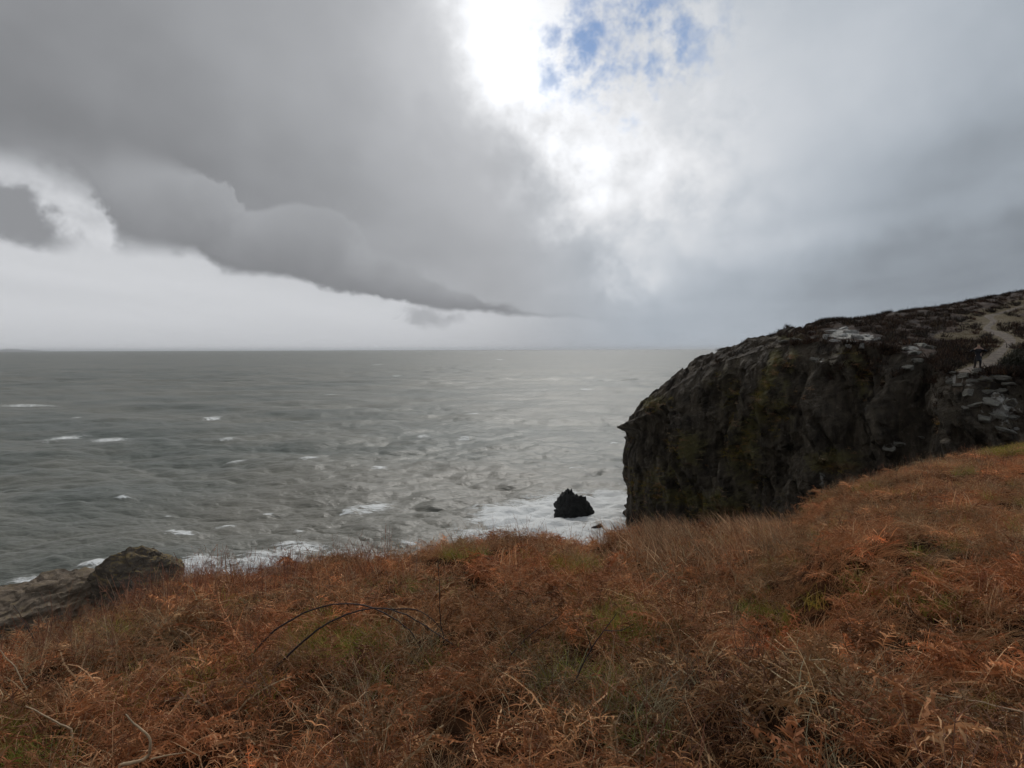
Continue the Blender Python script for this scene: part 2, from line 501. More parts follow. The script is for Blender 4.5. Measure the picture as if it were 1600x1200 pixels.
# ------------------------------------------------------------------ headland with the cliff
EDGE = np.array([  # x, y, z of the brow, from the far back, round the nose, to the right
    (72, 122, -2), (48, 117, -4), (32, 109, -7), (22, 100, -9.4), (17.6, 92, -9.6), (16.4, 87, -9.0), (17.2, 82.5, -7.6), (19.6, 76.5, -4.6),
    (21.6, 71, -2.2), (24.2, 65.5, -0.6), (26.8, 60, 0.5), (28.8, 55, 0.5), (30.6, 51.2, -0.1), (31.8, 48.0, -1.0), (30.6, 45.2, -1.5),
    (30.4, 43.2, -1.65), (31.8, 41.6, -1.6), (33.8, 41.2, -1.55), (35.8, 42.4, -1.4), (37.2, 40.8, -1.4), (41, 38, -1.5), (50, 35, -1.6), (60, 32, -1.6)], float)
INL = np.array([(78, 121), (82, 120), (86, 118), (92, 115), (98, 112), (104, 108), (108, 104), (111, 100), (113, 96), (115, 92), (117, 88), (119, 84), (120, 80), (121, 76),
                (122, 72), (123, 68), (124, 64), (124, 60), (124, 56), (124, 52), (124, 46), (122, 40), (118, 34)], float)
def hp(px, py, D): return tuple(at(px, py, D))
TOPC = np.array([tuple(e) for e in EDGE] + [
    hp(1290, 506, 73), hp(1400, 489, 86), hp(1500, 475, 96), hp(1560, 467, 102), hp(1600, 463, 104), hp(1660, 455, 106), hp(1560, 527, 59), hp(1570, 492, 80),
    hp(1470, 505, 72), hp(1230, 524, 74), hp(1180, 534, 76), hp(1140, 547, 79), hp(1098, 562, 82), hp(1060, 588, 85), hp(1030, 610, 87), hp(1540, 562, 47.5), hp(1590, 545, 52), hp(1490, 540, 56), hp(1420, 522, 63), hp(1350, 517, 66),
    (120, 100, 11), (124, 60, 9), (118, 34, 4), (70, 45, 1.0), (100, 112, 7), (60, 106, 3.0), (42, 98, -2.0), (30, 95, -6.0)], float)
def tps_fit(P, lam=0.6):
    n = len(P)
    d = np.linalg.norm(P[:, None, :2] - P[None, :, :2], axis=2)
    K = np.where(d > 0, d * d * np.log(np.maximum(d, 1e-9)), 0) + lam * np.eye(n)
    Q = np.column_stack([np.ones(n), P[:, :2]])
    M = np.block([[K, Q], [Q.T, np.zeros((3, 3))]])
    return np.linalg.solve(M, np.concatenate([P[:, 2], np.zeros(3)]))
TW = tps_fit(TOPC)
def top_z(x, y):
    x = np.asarray(x, float); y = np.asarray(y, float)
    d = np.hypot(x[..., None] - TOPC[:, 0], y[..., None] - TOPC[:, 1])
    K = np.where(d > 0, d * d * np.log(np.maximum(d, 1e-9)), 0)
    return K @ TW[:-3] + TW[-3] + TW[-2] * x + TW[-1] * y
def spline(P, ts):
    """Catmull-Rom through P at parameters ts in [0, n-1]"""
    n = len(P); i = np.clip(np.floor(ts).astype(int), 0, n - 2); f = (ts - i)[:, None]
    p0 = P[np.maximum(i - 1, 0)]; p1 = P[i]; p2 = P[i + 1]; p3 = P[np.minimum(i + 2, n - 1)]
    return 0.5 * ((2 * p1) + (-p0 + p2) * f + (2 * p0 - 5 * p1 + 4 * p2 - p3) * f ** 2 + (-p0 + 3 * p1 - 3 * p2 + p3) * f ** 3)
ts = np.concatenate([np.linspace(0, 4, 60, endpoint=False), np.linspace(4, 18.5, 640, endpoint=False), np.linspace(18.5, 22, 50)])
Ec = spline(EDGE, ts); Ic = spline(INL, ts)
tan = np.gradient(Ec[:, :2], axis=0)
kern = np.hanning(41); kern /= kern.sum()
tan = np.stack([np.convolve(np.pad(tan[:, c], 20, mode='edge'), kern, 'valid') for c in (0, 1)], 1)
tan /= np.linalg.norm(tan, axis=1)[:, None]
nout = np.stack([tan[:, 1], -tan[:, 0]], 1)          # outward
# make sure it points away from the inland curve
sgn = np.sign(((Ec[:, :2] - Ic) * nout).sum(1)).mean()
nout *= 1.0 if sgn > 0 else -1.0
NF, NT = 250, 150
tf = np.linspace(1, 0, NF) ** 0.9                    # 1 foot .. 0 brow
nc_ = len(ts)
zb = Ec[:, 2] = Ec[:, 2] + 0.45 * fbm(np.stack([ts * 2.3, ts * 0, ts * 0 + 4], 1), 4, 0.6) * (np.abs(ts - 15.2) > 1.6)
dep = (zb - (SEA - 2.0))
Zf = zb[None] - tf[:, None] * dep[None]
batter = np.interp(ts, [0, 4, 5, 6, 8, 10, 12, 14, 16, 22], [0.12, 0.03, 0.02, 0.05, 0.14, 0.22, 0.26, 0.16, 0.18, 0.3])
drop = (zb[None] - Zf)
off = batter[None] * drop
Xf = Ec[None, :, 0] + nout[None, :, 0] * off; Yf = Ec[None, :, 1] + nout[None, :, 1] * off
Pf = np.stack([Xf, Yf, Zf], -1).reshape(-1, 3)
sarc = np.concatenate([[0], np.cumsum(np.linalg.norm(np.diff(Ec[:, :2], axis=0), axis=1))])
Sg = np.broadcast_to(sarc[None], Zf.shape).ravel(); Zg = Zf.ravel()
tilt = Sg + 0.45 * Zg                                 # ribs lean, high to the right
ribP = np.stack([tilt / 4.6, Zg / 16.0, Sg * 0 + 2.2], 1)
rib = fbm(ribP, 4, 0.5, True)
ribP2 = np.stack([(Sg + 0.28 * Zg) / 1.3, Zg / 5.0, Sg * 0 + 7], 1)
rib2 = fbm(ribP2, 3, 0.5, True)
big_ = fbm(Pf / np.array([7.0, 7.0, 11.0]), 3, seed=3)
w1, w2_, wv = worley(np.stack([tilt / 2.0, Zg / 3.4, Sg * 0], 1), 1)
w3, w4, wv2 = worley(np.stack([(Sg + 0.40 * Zg) / 0.8, Zg / 1.7, Sg * 0], 1), 2)
strat = fbm(np.stack([(Zg - 0.30 * Sg) / 0.55, Sg / 7.0, Sg * 0 + 1], 1), 3, 0.55)
d = 2.3 * big_ + 1.55 * rib + 0.55 * rib2 + 1.25 * (wv - 0.5) * sstep(w2_ - w1, 0.0, 0.25) + 0.50 * (wv2 - 0.5) * sstep(w4 - w3, 0, 0.15) + 0.16 * strat + 0.18 * fbm(Pf / 0.5, 3, seed=8)
fpx, fpy = px_of(Pf)
for (bx_, by_, rx_, ry_, ro_, am_) in [(1080, 710, 34, 70, 0.05, 1.6), (1035, 700, 22, 90, 0.1, -1.1), (1168, 650, 20, 110, 0.38, 1.7), (1215, 640, 22, 110, 0.30, 1.5), (1135, 690, 16, 90, 0.25, -1.7),
        (1195, 745, 34, 50, 0.1, -2.2), (1262, 620, 24, 80, 0.15, -1.3), (1300, 640, 30, 100, 0.0, 1.3), (1345, 600, 20, 80, -0.15, -1.2), (1395, 640, 40, 60, -0.2, 1.1), (1450, 620, 22, 80, 0.0, -2.2), (1020, 625, 40, 14, -0.5, 0.9), (1285, 750, 12, 40, 0.0, 1.2)]:
    d = d + am_ * gauss(fpx, fpy, bx_, by_, rx_, ry_, ro_)
def steps(v, h, a=0.30, b=0.62):
    q = v / h; k = np.floor(q)
    return h * (k + sstep(q - k, a, b))
d = 0.25 * d + 0.45 * steps(d + 0.40 * fbm(np.stack([tilt / 1.5, Zg / 5.0, Sg * 0], 1), 3, seed=81), 1.1) + 0.30 * steps(d + 0.3 * fbm(np.stack([tilt / 0.7, Zg / 2.2, Sg * 0], 1), 3, seed=82), 0.45)
near = np.broadcast_to(sstep(ts, 13.0, 14.2)[None], Zf.shape).ravel()     # the blocky outcrop below the person
d = d * (1 - 0.35 * near) + near * 0.35 * (wv2 - 0.5)
drf = np.broadcast_to(drop, Zf.shape).ravel()
env = sstep(drf, -0.05, 2.0) * 0.72 + 0.28
nosef = np.broadcast_to(np.exp(-((ts - 5.2) / 1.1) ** 2)[None], Zf.shape).ravel()
d = d * (1 - 0.45 * nosef)
d += nosef * (1.9 * np.exp(-((drf - 1.6) / 0.45) ** 2) - 0.9 * np.exp(-((drf - 3.4) / 1.2) ** 2))     # the beak at the nose and the undercut
d = (d - 0.6) * env
nr3 = np.concatenate([np.broadcast_to(nout[None], (NF, nc_, 2)).reshape(-1, 2), np.zeros((NF * nc_, 1))], 1)
PF = Pf + nr3 * d[:, None]
PF[:, 2] += env * (0.25 * (wv2 - 0.5) + 0.12 * strat) * (drf > 0.3)
# top sheet
tt = np.linspace(0, 1, NT) ** 2.2
tt = tt[1:]
dtop = np.broadcast_to(d.reshape(NF, nc_)[-1][None], (NT - 1, nc_))
EX = Ec[:, :2] + nout * d.reshape(NF, nc_)[-1][:, None]
XT = EX[None, :, 0] * (1 - tt[:, None]) + Ic[None, :, 0] * tt[:, None]
YT = EX[None, :, 1] * (1 - tt[:, None]) + Ic[None, :, 1] * tt[:, None]
ZT = top_z(XT, YT)
# path over the top, from the person's ledge up the hill
PATH = np.array([hp(1500, 584, 42.9)[:2], hp(1528, 574, 44.5)[:2], hp(1553, 560, 48)[:2], hp(1568, 545, 52.5)[:2], hp(1578, 533, 57)[:2], hp(1560, 522, 61.5)[:2], hp(1542, 513, 66)[:2],
                 hp(1552, 503, 73)[:2], hp(1546, 494, 79)[:2], hp(1575, 489, 82)[:2], hp(1640, 482, 86)[:2]], float)
PATHW = np.array([0.4, 0.7, 0.4, 0.3, 0.4, 0.7, 0.3, 0.28, 0.45, 0.3, 0.3])
def path_dist(x, y):
    q = spline(PATH, np.linspace(0, len(PATH) - 1, 160)); w = np.interp(np.linspace(0, len(PATH) - 1, 160), np.arange(len(PATH)), PATHW)
    dd = np.hypot(x[..., None] - q[:, 0], y[..., None] - q[:, 1]) - w
    return dd.min(-1)
pdT = path_dist(XT, YT)
PT = np.stack([XT, YT, ZT], -1).reshape(-1, 3)
hum = fbm(PT / np.array([4.5, 4.5, 4.5]), 4, seed=5) * 0.55 + fbm(PT / 1.1, 3, seed=6) * 0.16
ptx, _pty = px_of(PT)
rocky = sstep(ptx, 1330, 1240)
rockt = fbm(PT / 2.2, 3, ridged=True, seed=9) * (0.25 + 0.6 * rocky) + rocky * (1.5 * (worley(PT / np.array([2.6, 2.6, 1.6]), 4)[2] - 0.62) + 0.6 * (worley(PT / 0.9, 5)[2] - 0.5))
dist_edge = np.hypot(XT - EX[None, :, 0], YT - EX[None, :, 1]).ravel()
flat = sstep(pdT.ravel(), 0.0, 2.0)
PT[:, 2] += (hum + rockt * 0.6) * sstep(dist_edge, 0.0, 1.5) * (0.12 + 0.88 * flat)
ZTOP = PT[:, 2].reshape(NT - 1, nc_)
VH = np.concatenate([PF, PT])
nrow = NF + NT - 1

# what grows where: cover attributes
PX, PY = px_of(VH)
PFN_ = len(PF)
front = VH[:, 1] > 10
def blob(lst, X=None, Y=None):
    X = PX if X is None else X; Y = PY if Y is None else Y
    r = np.zeros(len(X))
    for (x, y, rx, ry, w) in lst: r = np.maximum(r, w * gauss(X, Y, x, y, rx, ry))
    return r
vis = np.concatenate([np.ones(len(PF)), np.ones(len(PT))])
pale = blob([(1318, 522, 26, 9, 1.3), (1352, 527, 18, 7, 1.1), (1270, 528, 14, 5, 0.7), (1230, 534, 16, 4, 0.6), (1425, 545, 18, 11, 0.8), (1450, 540, 14, 8, 0.7), (1280, 562, 10, 8, 0.5),
             (1500, 592, 24, 14, 0.9), (1545, 585, 30, 12, 0.9), (1560, 640, 34, 36, 0.75), (1580, 575, 14, 7, 1.0), (1515, 640, 20, 26, 0.45),
             (1285, 745, 6, 18, 0.8), (1400, 695, 22, 7, 0.6), (1385, 700, 12, 8, 0.6), (1120, 560, 20, 5, 0.35)]) * vis
lichen = blob([(1212 - 7.5 * k, 560 + 20 * k, 13, 18, 0.95) for k in range(9)] + [(1240 - 5 * k, 560 + 18 * k, 9, 16, 0.7) for k in range(7)] + [(1335 + 3 * k, 545 + 14 * k, 12, 14, 0.6) for k in range(6)] + [(1050 + 12 * k, 770 + 4 * k, 22, 22, 0.75) for k in range(8)] + [(1120, 790, 60, 30, 0.8), (1165, 700, 34, 60, 0.8), (1215, 640, 30, 60, 0.6), (1030, 760, 40, 40, 0.6), (1020, 630, 30, 16, 0.8), (1080, 700, 34, 34, 0.75), (1300, 720, 40, 22, 0.9),
               (1240, 525, 26, 10, 0.8), (1340, 560, 30, 40, 0.5), (1490, 575, 14, 10, 0.8), (1410, 520, 40, 9, 0.6), (1140, 620, 30, 40, 0.5)])
earth = blob([(1310, 730, 36, 14, 0.9), (1120, 800, 70, 22, 0.7), (1500, 545, 30, 18, 0.4), (1360, 590, 20, 40, 0.4)])
istop = np.concatenate([np.zeros(len(PF)), np.ones(len(PT))])
istop = istop * (0.15 + 0.85 * sstep(PX + 60 * fbm(VH / 3.0, 3, seed=71), 1200, 1275))
istop = np.maximum(istop, np.concatenate([sstep(drf, 0.9, 0.0) * 0.9 * sstep(PX[:PFN_], 1240, 1330) * sstep(fbm(PF / 1.5, 3, seed=72), -0.25, 0.05), np.zeros(len(PT))]))
grassy = np.concatenate([np.zeros(len(PF)), np.exp(-(np.maximum(pdT.ravel(), 0) / 3.0) ** 2)])
grassy = np.maximum(grassy, istop * blob([(1500, 525, 60, 10, 0.9), (1570, 500, 60, 9, 1.0), (1245, 527, 24, 7, 0.7), (1010, 622, 30, 14, 0.8)]))

m_cliff, t, b = new_mat('cliff_rock')
P_ = geo(t, 'Position'); N_ = geo(t, 'Normal')
aP, aL, aE, aT, aG = (attr(t, n) for n in ('pale', 'lichen', 'earth', 'istop', 'grassy'))
nz = sep(t, N_)[2]
n1 = noise(t, P_, 0.55, 7, 0.62, 0.4); n2 = noise(t, P_, 2.6, 6, 0.65, 0.2); n3 = noise(t, P_, 0.16, 4, 0.5)
vert = noise(t, vscale(t, P_, (1.0, 1.0, 0.22)), 1.1, 6, 0.65, 0.5)
c = mixc(t, (0.022, 0.0178, 0.0135), (0.100, 0.082, 0.060), (n1 * 0.5 + vert * 0.5).smooth(0.36, 0.64))
c = mixc(t, c, (0.195, 0.172, 0.138), (n2 * 0.6 + vert * 0.4).smooth(0.54, 0.70) * 0.8)
c = mixc(t, c, (0.105, 0.092, 0.036), (aL + (n1 - 0.5) * 1.5 + (n2 - 0.5) * 0.7 + nz * 0.25).smooth(0.34, 0.88) * 0.85)
c = mixc(t, c, (0.085, 0.050, 0.026), (aE + (n1 - 0.5) * 1.3 + (n2 - 0.5) * 0.6).smooth(0.45, 0.9) * 0.85)
c = mixc(t, c, (0.40, 0.39, 0.36), (aP + (n2 - 0.5) * 1.5 + (vert - 0.5) * 0.9).smooth(0.45, 0.80))
tp = mixc(t, (0.022, 0.014, 0.012), (0.060, 0.036, 0.022), (n1 * 0.6 + n2 * 0.4).smooth(0.38, 0.62))
tp = mixc(t, tp, (0.090, 0.066, 0.030), (aG + (n1 - 0.5) * 0.7 + (n2 - 0.5) * 0.4).smooth(0.42, 0.75))
tp = mixc(t, tp, (0.34, 0.33, 0.30), (aP + (n2 - 0.5) * 1.4).smooth(0.55, 0.85))
c = mixc(t, c, tp, aT)
t.links.new(c, b.inputs['Base Color'])
b.inputs['Roughness'].default_value = 0.85
b.inputs['Specular IOR Level'].default_value = 0.25
bump(t, b, noise(t, P_, 3.0, 9, 0.68, 0.3) * 0.6 + noise(t, vscale(t, P_, (1, 1, 0.5)), 11.0, 5, 0.6) * 0.15, 0.9, 0.35)
head = mesh_np('headland', VH, grid_faces(nrow, nc_), m_cliff, smooth=False, attrs={'pale': pale, 'lichen': lichen, 'earth': earth, 'istop': istop, 'grassy': grassy})
tag(head, kind='structure')
def bvh(o):
    me = o.data
    return BVHTree.FromPolygons([v.co for v in me.vertices], [p.vertices for p in me.polygons])
head_bvh = bvh(head)
def hit(tree, px, py, near=1.0):
    d_ = Vector(ray(px, py))
    r = tree.ray_cast(d_ * near, d_)
    return r[0], r[1]

# the worn path
m_path, t, b = new_mat('path_earth')
P_ = geo(t, 'Position')
t.links.new(mixc(t, (0.066, 0.049, 0.035), (0.12, 0.093, 0.068), noise(t, P_, 1.3, 6, 0.6).smooth(0.35, 0.65)), b.inputs['Base Color'])
b.inputs['Roughness'].default_value = 0.95
bump(t, b, noise(t, P_, 9.0, 5, 0.6), 0.5, 0.05)
npth = 260
pc = spline(PATH, np.linspace(0, len(PATH) - 1, npth)); pw = np.interp(np.linspace(0, len(PATH) - 1, npth), np.arange(len(PATH)), PATHW)
ptan = np.gradient(pc, axis=0); ptan /= np.linalg.norm(ptan, axis=1)[:, None] + 1e-9
pn = np.stack([-ptan[:, 1], ptan[:, 0]], 1)
vs = []
for j, w in enumerate(np.linspace(-1, 1, 11)):
    ww = w * pw * (1.0 + 0.35 * fbm(np.stack([np.arange(npth) / 9.0, np.full(npth, np.sign(w) * 3.0), np.zeros(npth)], 1), 3) * (abs(w) > 0.5))
    q = pc + pn * ww[:, None]
    zz = []
    for (x, y) in q:
        r = head_bvh.ray_cast(Vector((x, y, 60)), Vector((0, 0, -1)))
        zz.append((r[0].z if r[0] else -2.0) + 0.05 - 0.04 * abs(w))
    vs.append(np.column_stack([q, zz]))
path = mesh_np('path', np.concatenate(vs), grid_faces(11, npth, True), m_path)
tag(path, kind='structure')

# ------------------------------------------------------------------ the near hillside
H0 = 1.86
SIL = np.array([(-400, 1150, 5.0), (-150, 1065, 5.5), (0, 1012, 6.2), (120, 958, 7.2), (290, 902, 8.8), (400, 885, 9.6), (520, 866, 10.2), (650, 850, 10.8), (790, 838, 11.2), (900, 838, 12.2), (950, 828, 13.5),
                (1020, 820, 14.6), (1150, 820, 15.2), (1240, 806, 16.0), (1300, 763, 17.6), (1380, 735, 19.0), (1480, 708, 20.5), (1600, 693, 22.5), (1800, 665, 26), (2200, 640, 32)], float)
s_az = np.arctan((SIL[:, 0] - 800) / F)
s_tan = (SIL[:, 1] - 546) / F * np.cos(s_az)
s_R = SIL[:, 2] / np.cos(s_az)
s_slope = (s_tan * s_R + 0.24 - H0) / s_R
def ground_z(x, y, detail=True):
    x = np.asarray(x, float); y = np.asarray(y, float)
    a = np.arctan2(x, y); R = np.hypot(x, y)
    Re = np.interp(a, s_az, s_R); sl = np.interp(a, s_az, s_slope)
    z = -H0 - sl * R
    s2 = np.interp(a, [-1.2, -0.8, -0.3, 0.1, 0.45, 0.68, 0.80, 1.0, 1.3], [0.30, 0.33, 0.45, 0.62, 0.95, 0.9, 0.5, 0.1, 0.0])
    q = R - Re - 0.9
    z = z - s2 * 0.7 * np.logaddexp(0, q / 0.7)
    # fold: the right-hand slope lies lower than the crest that runs away from the camera
    xr = np.interp(y, [0, 3.4, 5.1, 8.4, 12], [2.3, 2.1, 1.95, 1.30, 1.25])
    z = z - 0.38 * sstep(x - xr, -0.15, 0.45) * sstep(x - xr, 4.2, 1.0) * sstep(y, 2.0, 3.2) * sstep(y, 11.5, 8.6)
    z = z + 0.16 * np.exp(-((x - xr + 0.25) / 0.4) ** 2) * sstep(y, 2.0, 3.2) * sstep(y, 10, 8.0)
    # mound in the middle and the hollow at its right
    z = z + 0.20 * gauss(x, y, 0.15, 10.2, 1.1, 1.3) - 0.42 * gauss(x, y, 1.75, 11.2, 0.5, 1.5)
    z = z + 0.16 * gauss(x, y, -1.7, 6.0, 1.0, 0.9) - 0.18 * gauss(x, y, -2.2, 3.0, 0.5, 0.4) + 0.15 * gauss(x, y, 1.0, 4.2, 0.5, 0.5) + 0.2 * gauss(x, y, 4.6, 8.5, 0.9, 0.6) - 0.2 * gauss(x, y, 3.6, 7.2, 0.9, 0.5)
    if detail:
        sh = x.shape
        P = np.stack([x.ravel(), y.ravel(), np.zeros(x.size)], 1)
        fade = np.clip(R.ravel() / 3.0, 0.3, 1)
        z = z + ((0.17 * fbm(P / 1.3, 3, seed=21) + 0.045 * fbm(P / 0.35, 2, seed=22) + 0.25 * sstep(R.ravel(), 8, 20) * fbm(P / 5.0, 3, seed=23)) * fade).reshape(sh)
    return np.maximum(z, SEA - 3.0)
ga = np.radians(np.concatenate([np.linspace(-180, -60, 30, endpoint=False), np.linspace(-60, 60, 420, endpoint=False), np.linspace(60, 180, 31)]))
gR = np.concatenate([[0.02], np.geomspace(0.5, 26, 210), np.geomspace(27, 75, 50)])
GR, GA = np.meshgrid(gR, ga, indexing='ij')
gx, gy = GR * np.sin(GA), GR * np.cos(GA)
gz = ground_z(gx, gy)
m_soil, t, b = new_mat('hillside_soil')
P_ = geo(t, 'Position')
nn = noise(t, P_, 2.2, 7, 0.65)
far = attr(t, 'far')
c = mixc(t, (0.020, 0.011, 0.007), (0.065, 0.031, 0.016), nn.smooth(0.35, 0.65))
c = mixc(t, c, mixc(t, (0.04, 0.036, 0.03), (0.11, 0.10, 0.085), nn.smooth(0.4, 0.6)), far)
t.links.new(c, b.inputs['Base Color']); b.inputs['Roughness'].default_value = 1.0; b.inputs['Specular IOR Level'].default_value = 0.0
bump(t, b, noise(t, P_, 14, 6, 0.65), 0.8, 0.06)
aq = np.interp(GA.ravel(), s_az, s_R)
hill = mesh_np('hillside', np.stack([gx.ravel(), gy.ravel(), gz.ravel()], 1), grid_faces(len(gR), len(ga), True), m_soil, attrs={'far': sstep(GR.ravel() - aq, 6.0, 14.0)})
tag(hill, kind='structure')
hill_bvh = bvh(hill)

# ------------------------------------------------------------------ plant tufts
class Tuft:
    def __init__(s): s.v, s.f, s.k, s.n = [], [], [], 0
    def ribbon(s, path, width, key, rng, taper=1.0):
        path = np.asarray(path); n = len(path)
        tg = np.gradient(path, axis=0); tg /= np.linalg.norm(tg, axis=1)[:, None] + 1e-9
        r = rng.normal(size=3); sd = np.cross(tg, r); sd /= np.linalg.norm(sd, axis=1)[:, None] + 1e-9
        w = width * (1 - taper * np.linspace(0, 1, n) ** 1.6 * 0.85)
        a = path + sd * w[:, None] / 2; c = path - sd * w[:, None] / 2
        for i in range(n): s.v += [a[i], c[i]]
        for i in range(n - 1):
            j = s.n + 2 * i
            s.f.append((j, j + 1, j + 3, j + 2))
        s.k += [key] * (2 * n); s.n += 2 * n
    def build(s, name, mat):
        o = mesh_np(name, np.array(s.v), np.array(s.f), mat, smooth=True, attrs={'key': np.array(s.k)}, link=False)
        return o

def arc(rng, base, azm, elev, length, droop, segs=5, wig=0.08):
    p = np.array(base, float); e = elev; a = azm; out = [p.copy()]
    st = length / segs
    for i in range(segs):
        p = p + st * np.array([math.cos(e) * math.cos(a), math.cos(e) * math.sin(a), math.sin(e)])
        out.append(p.copy())
        e -= droop / segs * (0.6 + 0.8 * i / segs) + rng.normal() * wig; a += rng.normal() * wig * 1.6
    return out

def bracken_tuft(seed, n=9, flat=False, fine=24, wm=1.0):
    rng = np.random.RandomState(seed); T = Tuft()
    for _ in range(n):
        b0 = np.append(rng.uniform(-0.17, 0.17, 2), rng.uniform(-0.04, 0.06))
        ln = rng.uniform(0.28, 0.60)
        pth = arc(rng, b0, rng.uniform(0, 6.28), rng.uniform(0.25, 1.15) if not flat else rng.uniform(0.0, 0.5), ln, rng.uniform(0.8, 2.2), 6, 0.14)
        key = rng.uniform(0, 0.75)
        T.ribbon(pth, wm * rng.uniform(0.0045, 0.0075), 0.85 if rng.rand() < 0.45 else key, rng, 0.6)
        pth = np.array(pth)
        npin = 14
        for i in range(npin):
            f = 0.25 + 0.72 * i / npin
            q = pth[0] * 0; x = f * 6; k = int(x); q = pth[k] + (pth[min(k + 1, 6)] - pth[k]) * (x - k)
            tg = pth[min(k + 1, 6)] - pth[k]; a0 = math.atan2(tg[1], tg[0])
            for sgn in (-1, 1):
                if rng.rand() < 0.18: continue
                pl = ln * 0.34 * (1.15 - f) * rng.uniform(0.6, 1.3)
                pp = arc(rng, q, a0 + sgn * rng.uniform(0.7, 1.5), rng.uniform(-0.5, 0.5), pl, rng.uniform(0.5, 2.6), 3, 0.4)
                T.ribbon(pp, wm * rng.uniform(0.004, 0.0095), min(max(key + rng.normal() * 0.10, 0), 0.8), rng, 0.9)
    for _ in range(fine):
        b0 = np.append(rng.uniform(-0.2, 0.2, 2), rng.uniform(-0.03, 0.05))
        T.ribbon(arc(rng, b0, rng.uniform(0, 6.28), rng.uniform(0.1, 1.3), rng.uniform(0.12, 0.38), rng.uniform(0.2, 2.0), 4, 0.2), wm * rng.uniform(0.003, 0.0055), rng.uniform(0.2, 1.0), rng)
    return T

def grass_tuft(seed, n=70, h=(0.18, 0.42), lean=0.0, spread=0.14, el=(0.7, 1.5), droop=(0.3, 1.5), w=(0.003, 0.0055)):
    """lean > 0 combs the blades toward +X"""
    rng = np.random.RandomState(seed); T = Tuft()
    for _ in range(n):
        b0 = np.append(rng.normal(size=2) * spread * 0.6, rng.uniform(-0.03, 0.02))
        a = rng.normal() * (1.0 - lean) * 1.6 if lean > 0 else rng.uniform(0, 6.28)
        T.ribbon(arc(rng, b0, a, rng.uniform(*el), rng.uniform(*h), rng.uniform(*droop), 5, 0.07), rng.uniform(*w), rng.uniform(0, 1), rng)
    return T

def stalk_tuft(seed, n=9):
    rng = np.random.RandomState(seed); T = Tuft()
    for _ in range(n):
        b0 = np.append(rng.uniform(-0.16, 0.16, 2), -0.03)
        L_ = rng.uniform(0.30, 0.62); a = rng.uniform(0, 6.28)
        pth = np.array(arc(rng, b0, a, rng.uniform(1.15, 1.55), L_, rng.uniform(-0.1, 0.4), 5, 0.06))
        key = rng.uniform(0, 1)
        T.ribbon(pth, rng.uniform(0.004, 0.0065), key, rng, 0.6)
        for _k in range(rng.randint(2, 6)):
            f = rng.randint(2, 5)
            T.ribbon(arc(rng, pth[f], rng.uniform(0, 6.28), rng.uniform(0.3, 1.2), rng.uniform(0.05, 0.16), 0.5, 3, 0.2), 0.004, key, rng)
    for _ in range(14):
        b0 = np.append(rng.uniform(-0.2, 0.2, 2), -0.02)
        T.ribbon(arc(rng, b0, rng.uniform(0, 6.28), rng.uniform(0.2, 1.3), rng.uniform(0.12, 0.32), rng.uniform(0.2, 1.6), 4, 0.2), 0.0045, rng.uniform(0, 0.6), rng)
    return T

def heather_tuft(seed, n=60):
    rng = np.random.RandomState(seed); T = Tuft()
    for _ in range(n):
        b0 = np.append(rng.normal(size=2) * 0.22, -0.1)
        p = arc(rng, b0, rng.uniform(0, 6.28), rng.uniform(0.4, 1.5), rng.uniform(0.3, 0.62), rng.uniform(-0.3, 0.8), 3, 0.2)
        T.ribbon(p, rng.uniform(0.03, 0.06), rng.uniform(0, 1), rng, 0.7)
    return T

def plant_mat(name, ramp, rough=0.75, var=0.25):
    """ramp over the blade's own key; the instance's tint multiplies it"""
    m, t, b = new_mat(name)
    k = attr(t, 'key')
    cr = t.nodes.new('ShaderNodeValToRGB')
    els = cr.color_ramp.elements
    for i, (p, c) in enumerate(ramp):
        e = els[i] if i < 2 else els.new(p)
        e.position = p; e.color = (*c, 1)
    t.links.new(k.s, cr.inputs[0])
    ti = attr(t, 'tint', 'INSTANCER', 'Color')
    n = t.nodes.new('ShaderNodeMix'); n.data_type = 'RGBA'; n.blend_type = 'MULTIPLY'; n.inputs[0].default_value = 1.0
    t.links.new(cr.outputs[0], n.inputs[6]); t.links.new(ti, n.inputs[7])
    t.links.new(n.outputs[2], b.inputs['Base Color'])
    b.inputs['Roughness'].default_value = rough
    b.inputs['Specular IOR Level'].default_value = 0.2
    tr = t.nodes.new('ShaderNodeBsdfTranslucent'); t.links.new(n.outputs[2], tr.inputs[0])
    mx = t.nodes.new('ShaderNodeMixShader'); mx.inputs[0].default_value = 0.22
    out = [x for x in t.nodes if x.type == 'OUTPUT_MATERIAL'][0]
    t.links.new(b.outputs[0], mx.inputs[1]); t.links.new(tr.outputs[0], mx.inputs[2]); t.links.new(mx.outputs[0], out.inputs['Surface'])
    return m

